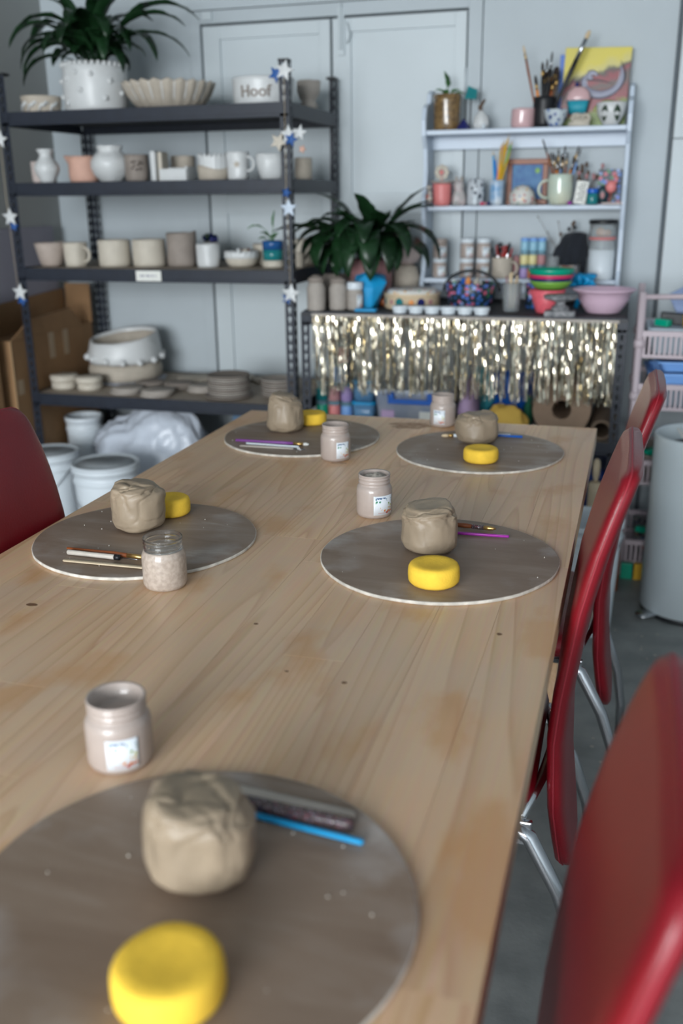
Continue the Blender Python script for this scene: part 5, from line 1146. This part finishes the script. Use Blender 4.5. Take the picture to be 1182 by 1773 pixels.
lidded_jar('small teal glass jar with a blue lid on the middle hutch shelf', -.142, 3.85, z, .021, .056, M['teal'], M['blue'], .016, name='ink_jar')
t = thing('dried_flowers', 'bunch of brown dried flowers behind the teal jar', 'flowers', (-.160, 3.915, z))
MB().lathe(wall_prof([(.022, 0), (.026, .04), (.02, .06)], .003), 20).build('vase', M['greyb'], t)
rr = random.Random(31)
for k in range(13):
    a = rr.uniform(0, 6.28); x1 = rr.uniform(-.05, .05); z1_ = rr.uniform(.09, .145)
    s_ = MB().tube([(0, 0, .02), (x1*.4, 0, .07), (x1, .012*math.sin(a), z1_)], .0012, 5).build('stem', M['mgrey'], t); MB().ball((x1, .012*math.sin(a), z1_), .007, 7, 5, (1, 1, 1.5)).build('head', M['mgrey'] if k % 3 else M['rose'], s_)
t = thing('ornament_disc', 'dark teal round ornament with a pale centre on the hutch', 'ornament', (-.106, 3.865, z))
MB().ball((0, 0, .035), .026, 16, 8, (.85, .35, 1.25)).build('disc', mat('dark_teal', (24, 52, 60), .3), t); MB().ball((0, -.009, .032), .008, 10, 6, (1, .3, 1.5)).build('pale_centre', M['rose'], t)
t = thing('small_dish', 'flat pale dish at the right end of the middle hutch shelf', 'dish', (-.070, 3.85, z))
MB().box(-.038, .038, -.028, .028, 0, .007).build('dish', M['vase'], t, smooth=False, bevel=.003)
t = thing('bird_ornament', 'pink bird-shaped ornament standing on the pale dish', 'ornament', (-.078, 3.853, z+.0072))
MB().tube([(0, 0, 0), (.002, 0, .035)], .003, 6).build('leg', M['woodd'], t); MB().ball((.0, 0, .055), .020, 12, 8, (1, .6, 1.1)).build('body', M['coralp'], t); MB().tube([(.012, 0, .065), (.02, 0, .08), (.01, 0, .095)], [.006, .005, .006], 7).build('neck', M['coralp'], t)
t = thing('picture_card', 'blue and dark floral card leaning at the right end of the hutch', 'card', (-.086, 3.93, z)); t.rotation_euler = (-.1, 0, 0)
MB().box(-.042, .042, -.002, .002, .002, .125).build('card', M['floral'], t, smooth=False)
for k, x in enumerate((-.548, -.535, -.525, -.352, -.222)):
    o = MB().ball((0, 0, .0065), .008, 8, 5, (1.2, 1, .8)).build('bead', M[['rasp', 'rose', 'dblue', 'greyb', 'purple'][k]]); o.location = (x, 3.832, z); tag(o, ['raspberry', 'dusty pink', 'dark blue', 'grey-brown', 'purple'][k]+' bead at the front edge of the middle hutch shelf', 'bead', 'beads on the hutch')

# bottom of the hutch
z = H3+.0005
for x, lab in ((-.713, 'beside the left hutch panel'), (-.606, 'in the middle pair'), (-.542, 'next to the scissors mug')):
    lidded_jar('lower white-lidded clay jar '+lab, x, 3.868, z, .028, .074, M['slip'], M['white'], .016, (-95, -30), 'white-lidded jars on the lower hutch shelf')
    lidded_jar('upper '+('pale-topped' if x < -.7 else 'white-lidded')+' clay jar stacked '+lab, x+.001, 3.868, z+.0745, .028, .074, M['slip'], M['slip'] if x < -.7 else M['white'], .016, (-90, -25), 'white-lidded jars on the lower hutch shelf')
t = pot('clay_mug', 'beige mug holding red and black scissors', 'mug', -.468, 3.868, z, cyl(.039, .078, .02), M['bisque'], None, .004, 60)
handle(t, .040, .062, .016, .022, M['bisque'], -.2, .0055)
for k in range(7):
    t = thing('scissors', ['leftmost black', 'front red', 'middle black', 'rear red', 'right red', 'rightmost black', 'small dark red'][k]+'-handled scissors in the beige mug', 'scissors', group='scissors in the beige mug'); c = M['black'] if k in (0, 2, 5) else mat('scissor_red', (176, 58, 56), .4)
    MB().box(-.004, .004, -.0012, .0012, 0, .06).build('blades', M['chrome'], t, smooth=False)
    for s in (-1, 1): MB().tube([(s*.009+.009*math.cos(2*PI*j/12), 0, .080+.014*math.sin(2*PI*j/12)) for j in range(13)], .0030, 6).build('finger_loop', c, t)
    MB().tube([(0, 0, .055), (0, 0, .068)], .005, 6).build('shank', c, t)
    x = -.495+.010*k; a = Vector((-.468+(x+.468)*.4, 3.855+.006*(k % 4), z+.010)); b = Vector((x-.012+.004*k, 3.85+.010*(k % 4), z+.12+.012*((k*3) % 4))); aim(t, a+(b-a).normalized()*(.012+.008*(k % 3)), b+(b-a)*.2)
o = MB().ball((0, 0, .045), .02, 10, 8, (1, 1, 2)).build('dark_red_bottle', M['rose']); o.location = (-.420, 3.925, z); tag(o, 'dark red rounded bottle behind the scissors mug', 'bottle')
cols = [['lblue2', 'lblue2', 'lblue2'], ['butter', 'butter', 'rose'], ['pviol2', 'orange', 'lblue3']]
mat('lblue2', (140, 186, 206), .35); mat('butter', (216, 206, 150), .4); mat('pviol2', (160, 140, 190), .4); mat('lblue3', (140, 150, 206), .4)
for r_ in range(3):
    for c_ in range(3):
        k = cols[r_][c_]; lidded_jar(['top', 'middle', 'bottom'][r_]+'-row '+['left', 'centre', 'right'][c_]+' craft paint pot in the nine-pot block on the hutch', -.385+.033*c_, 3.885, z+.0505*(2-r_), .016, .050, M.get(k) or MATS[k], M['tub'] if r_ else M['lblue'], .012, None, 'paint pots on the lower hutch shelf', 'paint pot', name='paint_jar')
for x, y in ((-.282, 3.90), (-.270, 3.85)):
    o = MB().lathe([(.001, 0), (.019, 0), (.022, .085), (.0205, .085), (.0175, .004), (.001, .004)], 24).build('drinking_glass', M['sglass']); o.location = (x, y, z); tag(o, 'small empty drinking glass, '+('rear' if y > 3.87 else 'front')+' of the two beside the paint pots', 'glass', 'drinking glasses on the hutch')
t = thing('cloth_bundle', 'crumpled black cloth draped over a stand on the lower hutch shelf', 'cloth', (-.212, 3.885, z))
MB().rings([[(ox+rx*math.cos(2*PI*j/40)*(1+.13*math.sin(5*2*PI*j/40+zz*30)), .036*math.sin(2*PI*j/40)*(1+.1*math.cos(7*2*PI*j/40)), zz) for j in range(40)] for zz, rx, ox in ((.052, .055, -.006), (.06, .06, -.006), (.09, .062, 0), (.115, .058, .006), (.13, .05, .012), (.15, .046, .016), (.165, .04, .02), (.172, .02, .02))]).build('cloth', M['blackc'], t)
MB().tube([(.045, 0, .12), (.052, 0, .06), (.048, 0, .004)], [.012, .012, .011], 10).build('hanging_fold', M['blackc'], t); MB().box(-.045, .03, -.012, .012, 0, .052).build('stand', M['jum'], t, smooth=False)
o = MB().box(-.02, .02, -.003, .003, 0, .05).build('small_picture', M['woodd'], smooth=False, bevel=.001); o.location = (-.222, 3.828, z); o.rotation_euler = (0, .12, 0); tag(o, 'small brown picture leaning below the black cloth', 'picture')
t = thing('dried_bouquet', 'wiry dried seed-head stems above the black cloth', 'flowers', (-.235, 3.93, z))
rr = random.Random(41)
for k in range(9):
    x1 = rr.uniform(-.14, .05) if k < 3 else rr.uniform(-.03, .045); z1_ = rr.uniform(.15, .235)
    s_ = MB().tube([(0, 0, 0), (x1*.3, 0, .1), (x1*.8, 0, z1_*.85), (x1, -.01, z1_)], .0009, 5).build('stem', M['mgrey'], t); MB().ball((x1, -.01, z1_), .0075 if k > 2 else .003, 7, 5).build('seed_head', M['mgrey'] if k % 3 else M['black'], s_)
t = thing('storage_jar', 'tall clear jar filled with white powder at the right end of the hutch', 'jar', (-.094, 3.862, z))
MB().lathe([(.001, .0), (.046, 0), (.048, .006), (.048, .110), (.001, .110)], 36).build('white_powder', M['white'], t)
MB().rings([[(r_*math.cos(2*PI*j/36), r_*math.sin(2*PI*j/36), z_) for j in range(36)] for r_, z_ in ((.048, .1103), (.049, .125), (.044, .137), (.046, .142), (.046, .146), (.044, .146), (.042, .137), (.046, .125), (.0455, .1103))], True, False).build('glass_neck', M['sglass'], t)
t = thing('storage_jar', 'clear jar with black lid and orange bits stacked on the powder jar', 'jar', (-.095, 3.862, z+.1465))
MB().lathe([(.001, 0), (.050, 0), (.050, .008), (.001, .008)], 36).build('red_ring', M['coralp'], t)
MB().lathe([(.046, .0085), (.049, .012), (.049, .056), (.047, .056), (.047, .012), (.044, .0085)], 36).build('glass_wall', M['sglass'], t)
MB().lathe([(.001, .0565), (.052, .0565), (.053, .060), (.053, .068), (.051, .071), (.001, .071)], 36).build('lid', M['black'], t)
MB().ball((-.008, -.01, .022), .014, 10, 6, (1.4, 1, .9)).ball((.016, 0, .02), .012, 10, 6, (1.4, 1, .7)).build('contents', M['orange'], t)['kind'] = 'stuff'

# ------------------------------------------------------------------ tinsel curtain
m = MB(); rr = random.Random(77)
for layer in range(2):
    n = 150
    for i in range(n):
        x = -1.085+1.075*(i+rr.uniform(-.5, .5))/n; y = 3.3695-.0055*layer; L_ = rr.uniform(.255, .295); w = rr.uniform(.0016, .0034)
        a = rr.uniform(-.9, .9); k_ = 13; vl = []; dx = rr.uniform(-.006, .006); da = rr.uniform(-.4, .4)
        for k in range(k_+1):
            u = k/k_; a += rr.uniform(-.45, .45)+da*.2; px = x+dx*u; py = y-.005*u+rr.uniform(-.0012, .0012); zz = .922-L_*u
            vl.append((px-w*math.cos(a), py-w*math.sin(a)*.8, zz)); vl.append((px+w*math.cos(a), py+w*math.sin(a)*.8, zz))
        m.add(vl, [(2*k, 2*k+1, 2*k+3, 2*k+2) for k in range(k_)])
o = m.build('tinsel_fringe', M['gold'], smooth=False); tag(o, 'gold and silver foil tinsel fringe hung along the front of the bench', 'tinsel', kind='stuff')
o = MB().box(-1.09, -.008, 3.3635, 3.3715, .917, .927).build('tinsel_tape', M['greyl'], smooth=False); tag(o, 'narrow foil tape the tinsel fringe hangs from', 'tape')

# ------------------------------------------------------------------ inside the bench
z = .5005
for i, (x, y, zz, c, lab) in enumerate(((-1.103, 3.52, 0, 'green', 'mint green bottle, bottom left of the bench stack'), (-1.053, 3.52, 0, 'coralp', 'pink bottle, bottom of the bench stack'), (-1.003, 3.52, 0, 'lblue', 'lavender blue bottle at the bottom right of the stack'),
        (-1.103, 3.52, .075, 'teal', 'teal bottle in the second row, left'), (-1.053, 3.52, .075, 'rose', 'rose bottle in the second row, middle'), (-1.003, 3.52, .075, 'pviol2', 'lilac bottle in the second row, right'), (-1.028, 3.52, .15, 'lblue', 'blue bottle in the third row of the bench stack'), (-1.018, 3.52, .225, 'coralp', 'pink bottle at the very top of the bench stack'))):
    lidded_jar(lab, x, y, z+zz, .023, .0745, MATS.get(c) or M[c], M['tub'], .014, None, 'paint bottles inside the bench', 'bottle', name='paint_bottle')
for k in range(2):
    t = thing('blue_tub', ('upper' if k else 'lower')+' clear tub with a bright blue lid inside the bench', 'tub', (-.930, 3.54, z+.083*k), 0, 'blue-lidded tubs')
    MB().rings([[(x*q, y*q, zz) for x, y in rounded(.09, .11, .02)] for q, zz in ((.86, 0), (.98, .07))]).build('body', mat('bluish_plastic', (96, 140, 178), .25), t); MB().rings([[(x, y, zz) for x, y in rounded(.096, .116, .02)] for zz in (.0702, .0815)]).build('lid', M['cyan'], t, smooth=False)
t = thing('storage_box', 'clear storage box with a bright blue clip handle inside the bench', 'box', (-.725, 3.545, z))
MB().rings([[(x*q, y*q, zz) for x, y in rounded(.29, .27, .02)] for q, zz in ((.88, 0), (.97, .125), (1, .128), (1, .136))], True, True).build('body', mat('frosted_box', (176, 190, 216), .25, vs=18, col2=(206, 212, 226), trans=.25), t)
MB().rings([[(x*1.02, y*1.02, zz) for x, y in rounded(.29, .27, .02)] for zz in (.1362, .150)]).build('lid', mat('frosted_lid', (206, 214, 226), .25), t, smooth=False)
MB().box(-.085, .085, -.1545, -.141, .100, .118).box(-.085, -.062, -.1545, -.139, .118, .143).box(.062, .085, -.1545, -.139, .118, .143).build('clip_handle', M['blue'], t, smooth=False, bevel=.003)
for x, w_, c, h_ in ((-.09, .05, 'lav', .07), (.0, .06, 'butter', .03), (.06, .06, 'cream', .07), (.105, .03, 'rose', .06)): MB().box(x-w_/2, x+w_/2, -.1305, -.122, .008, h_).build('paper_inside', MATS.get(c) or M[c], t, smooth=False)
# soft folded fabrics
def heap(label, name, x, y, zz, sx, sy, sz, m, seed, cat='cloth', lean=0):
    rs = []
    for i in range(17):
        ph = -PI/2+PI*i/16; ring = []
        for j in range(32):
            a = 2*PI*j/32; u = Vector((math.cos(ph)*math.cos(a), math.cos(ph)*math.sin(a), math.sin(ph))); w = 1+.35*noise.noise(u*1.6+Vector((seed, 0, 0)))+.12*noise.noise(u*4+Vector((0, seed, 0)))
            Z = max(0, sz*(.5+.5*w*math.sin(ph)/1.05)); ring.append((sx*w*math.cos(ph)*math.cos(a)*(1-.25*Z/sz)+lean*Z, sy*math.cos(ph)*math.sin(a), Z))
        rs.append(ring)
    o = MB().rings(rs).build(name, m); o.location = (x, y, zz); return tag(o, label, cat)
heap('lavender pink cloth heaped beside the clear storage box', 'folded_cloth', -.530, 3.53, z, .046, .09, .185, M['lav'], 3)
heap('turquoise ribbed cloth strip folded over the lavender cloth', 'folded_cloth', -.505, 3.68, z, .055, .028, .20, mat('aqua_cloth', (70, 176, 190), .8), 8)
heap('yellow towel bundled in front of the blue bag inside the bench', 'folded_towel', -.385, 3.46, z, .088, .042, .105, M['towel'], 5)
heap('green cloth tucked beside the cardboard ring inside the bench', 'folded_cloth', -.312, 3.58, z, .022, .035, .12, M['dgreen'], 12)
t = thing('blue_bag', 'bright blue open bag inside the bench, behind the yellow towel', 'bag', (-.385, 3.70, z))
MB().lathe(wall_prof([(.06, 0), (.085, .02), (.090, .10), (.104, .175)], .003), 36, hand(14, .008), T=Matrix.Diagonal((.85, .6, 1, 1))).build('bag', M['blue'], t)
# big cardboard ring, seen end on, and a tube
def ring_y(name, label, x, y, zc, r, ri, L_, m, cat):
    n = 44; rs = []
    for q, yy in ((ri, 0), (r*.985, 0), (r, .003), (r, L_), (ri, L_)): rs.append([(q*math.cos(2*PI*j/n), yy, q*math.sin(2*PI*j/n)) for j in range(n)])
    rs.append(rs[0]); o = MB().rings(rs, True, False).build(name, m, auto=True); o.location = (x, y, zc); return tag(o, label, cat)
ring_y('paper_roll', 'big roll of brown kraft paper lying inside the bench, end towards us', -.182, 3.42, z+.1025, .102, .034, .45, M['kraft'], 'roll')
ring_y('cardboard_tube', 'thick cardboard tube beside the big paper roll', -.041, 3.41, z+.038, .037, .027, .48, mat('brown_tube', (116, 98, 82), .8), 'tube')
z = .1405
o = MB().rings([[(x*q, y*q, zz) for x, y in rounded(.2, .3, .03)] for q, zz in ((.9, 0), (1, .2), (1, .22))]).build('blue_crate', mat('royal_blue_crate', (24, 56, 130), .45)); o.location = (-.09, 3.62, z); tag(o, 'royal blue crate on the lowest bench shelf', 'crate')
for k, (x, y) in enumerate(((-.045, 3.295), (.012, 3.29))):
    t = thing('rolling_pin', ('right' if k else 'left')+' pale wooden rolling pin standing in front of the bench', 'rolling pin', (x, y, .13), 0, 'rolling pins by the bench')
    MB().lathe([(.001, 0), (.022, 0), (.024, .004), (.024, .245), (.018, .252), (.001, .252)], 24).build('barrel', M['woodl'], t)
    MB().lathe([(.006, .2525), (.008, .262), (.012, .28), (.013, .31), (.010, .33), (.001, .336)], 16).build('handle', M['woodl'], t)
o = MB().rings([[(x, y, zz) for x, y in rounded(.15, .10, .02)] for zz in (0, .129)]).build('wooden_block', M['woodd'], smooth=False); o.location = (-.018, 3.292, 0); tag(o, 'low brown block the rolling pins stand on', 'block')

# ------------------------------------------------------------------ pink basket trolley
def trolley():
    X0, X1, Y0, Y1 = .062, .50, 3.42, 3.78
    t = thing('basket_trolley', 'dusty pink basket trolley crammed with craft supplies, right', 'trolley', ((X0+X1)/2, (Y0+Y1)/2, 0)); a, b, c, e = X0-(X0+X1)/2, (X1-X0)/2, (Y0-Y1)/2, (Y1-Y0)/2
    for x in (a, b):
        for y in (c, e):
            MB().tube([(x, y, .0), (x, y, .5), (x, y, 1.015)], [.013, .0125, .013], 12).build('post', M['trol'], t)
            for zz in (.86, .68, .50, .32): MB().lathe([(.013, zz-.03), (.019, zz-.026), (.019, zz-.006), (.013, zz)], 12, T=Matrix.Translation((x, y, 0))).build('joint', M['trol'], t)
    for z0 in (.87, .69, .42, .12):
        B_ = thing if 0 else None; bs = MB(); h = .07
        for y in (c, e): bs.box(a, b, y-.008, y+.008, z0, z0+.018).box(a, b, y-.004, y+.004, z0-h, z0-h+.008)
        for x in (a, b): bs.box(x-.008, x+.008, c, e, z0, z0+.018).box(x-.004, x+.004, c, e, z0-h, z0-h+.008)
        bk = bs.build('basket_rim', M['trol'], t, smooth=False, weld=True)
        sl = MB(); n = 26
        for k in range(1, n):
            x = a+(b-a)*k/n
            for y in (c, e): sl.box(x-.0035, x+.0035, y-.003, y+.003, z0-h+.004, z0)
        for k in range(1, 20):
            y = c+(e-c)*k/20
            for x in (a, b): sl.box(x-.003, x+.003, y-.0035, y+.0035, z0-h+.004, z0)
        sl.build('basket_bars', M['trol'], bk, smooth=False)['kind'] = 'stuff'
        MB().box(a, b, c, e, z0-h-.004, z0-h).build('basket_floor', M['trol'], t, smooth=False)
    MB().tube([(a, c, 1.0), (0, c, 1.005), (b, c, 1.0)], .009, 8).build('push_rail', M['trol'], t)
trolley()
def tray(name, label, x, y, zz, w, dd, h, m, rz=0, tilt=0, cat='tray'):
    o = MB().rings([[(px*q, py*q, z_) for px, py in rounded(w, dd, .02)] for q, z_ in ((.90, 0), (.97, h*.8), (1.03, h*.82), (1.03, h), (.96, h), (.9, h*.3))]).build(name, m, auto=True); o.location = (x, y, zz); o.rotation_euler = (tilt, 0, rz); return tag(o, label, cat)
fl = .8705-.07
tray('craft_tray', 'pale grey tray in the top trolley basket', .27, 3.60, fl, .36, .26, .09, mat('pale_grey_tray', (176, 190, 200), .4))
tray('craft_tray', 'pale grey lower tray in the second trolley basket', .28, 3.60, .6205, .34, .26, .075, mat('grey_tray', (150, 164, 176), .4))
tray('craft_tray', 'sky blue tray tilted in the second trolley basket, lower', .30, 3.56, .701, .40, .24, .045, M['lblue'], .06, .02); tray('craft_tray', 'sky blue tray tilted in the second trolley basket, upper', .31, 3.56, .750, .38, .22, .035, M['lblue'], .1, .02)
tray('craft_tray', 'dark grey shallow tray in the third trolley basket', .28, 3.60, .3505, .34, .26, .09, M['greyb']); tray('craft_tray', 'grey-green shallow tray in the lowest trolley basket', .28, 3.60, .0505, .34, .26, .08, M['jum'])
rr = random.Random(91); k = 0
names = [('green', 'green'), ('black', 'black'), ('dark blue', 'dblue'), ('yellow', 'yel'), ('white', 'white'), ('brown', 'card'), ('pale blue', 'lblue'), ('grey', 'greyl'), ('orange', 'orange'), ('navy', 'navy')]
for zz, rows, nm in ((fl+.091, 10, 'top'), (.430, 9, 'third'), (.131, 7, 'lowest')):
    for q in range(rows):
        cn, c = names[q % 10]; x = .12+.34*(q+.5)/rows; y = 3.53+.10*((q*7) % 3)/2; L_ = rr.uniform(.05, .09)
        o = MB().box(-L_/2, L_/2, -.014, .014, 0, rr.uniform(.02, .045)).build('craft_pack', M[c], smooth=False, bevel=.004); o.location = (x, y, zz); o.rotation_euler = (0, rr.uniform(-.12, .12), rr.uniform(-.9, .9)); tag(o, f'small {cn} craft pack lying in the {nm} trolley basket', 'pack', 'craft packs in the trolley')
o = MB().box(-.10, .10, -.006, .006, 0, .13).build('blue_folder', mat('dusty_blue', (126, 146, 186), .5), smooth=False, bevel=.003); o.location = (.30, 3.66, fl+.12); o.rotation_euler = (-.2, -.5, 0); tag(o, 'dusty blue folder sticking out of the top trolley basket', 'folder')
o = MB().box(-.02, .02, -.01, .01, 0, .06).build('yellow_box', M['yel'], smooth=False, bevel=.002); o.location = (.13, 3.385, .0); tag(o, 'small yellow box on the floor by the trolley', 'box')
o = MB().box(-.02, .02, -.01, .01, .0, .06).build('green_box', M['green'], smooth=False, bevel=.002); o.location = (.085, 3.385, .0); tag(o, 'small green box on the floor left of the yellow one', 'box')

# ------------------------------------------------------------------ pedal bin
t = thing('pedal_bin', 'tall round pale steel pedal bin without lid, right', 'bin', (.285, 3.155, 0))
MB().lathe([(.001, .0), (.150, 0), (.153, .004), (.153, .018), (.001, .018)], 56).build('base_ring', M['black'], t)
MB().lathe([(.02, .0185), (.156, .0185), (.156, .600), (.153, .605), (.150, .600), (.150, .03), (.02, .03)], 56).build('body', mat('bin_enamel', (206, 217, 222), .3, coat=.3), t)
MB().lathe([(.001, .47), (.137, .47), (.137, .555), (.08, .57), (.001, .575)], 30, hand(17, .006)).build('bin_liner', M['black'], t)
MB().rings([[(px, py, zz) for px, py in rounded(.07, .05, .02)] for zz in (.012, .020)], T=Matrix.Translation((-.135, -.115, 0)) @ Matrix.Rotation(.7, 4, 'Z')).build('pedal', M['chrome'], t)
o = MB().box(-.05, .05, -.03, .03, 0, .004).build('crumpled_paper', M['cream'], smooth=False, bevel=.001); o.location = (.24, 3.12, .59); o.rotation_euler = (.3, .5, .4); tag(o, 'white scrap of paper sticking up inside the bin', 'paper')

fs = MB(); rr = random.Random(14)
for _ in range(260):
    x = rr.uniform(.0, .55); y = rr.uniform(.3, 3.0); q = rr.uniform(.001, .005)*(2 if rr.random() < .06 else 1)
    fs.rings([[(x+q*(1+.3*math.sin(j*2+x*50))*math.cos(2*PI*j/7), y+q*math.sin(2*PI*j/7), zz) for j in range(7)] for zz in (.0001, .0005)])
tag(fs.build('clay_specks', M['greyl'], smooth=False), 'pale dried clay specks scattered on the concrete floor beside the chairs', 'specks', kind='stuff')
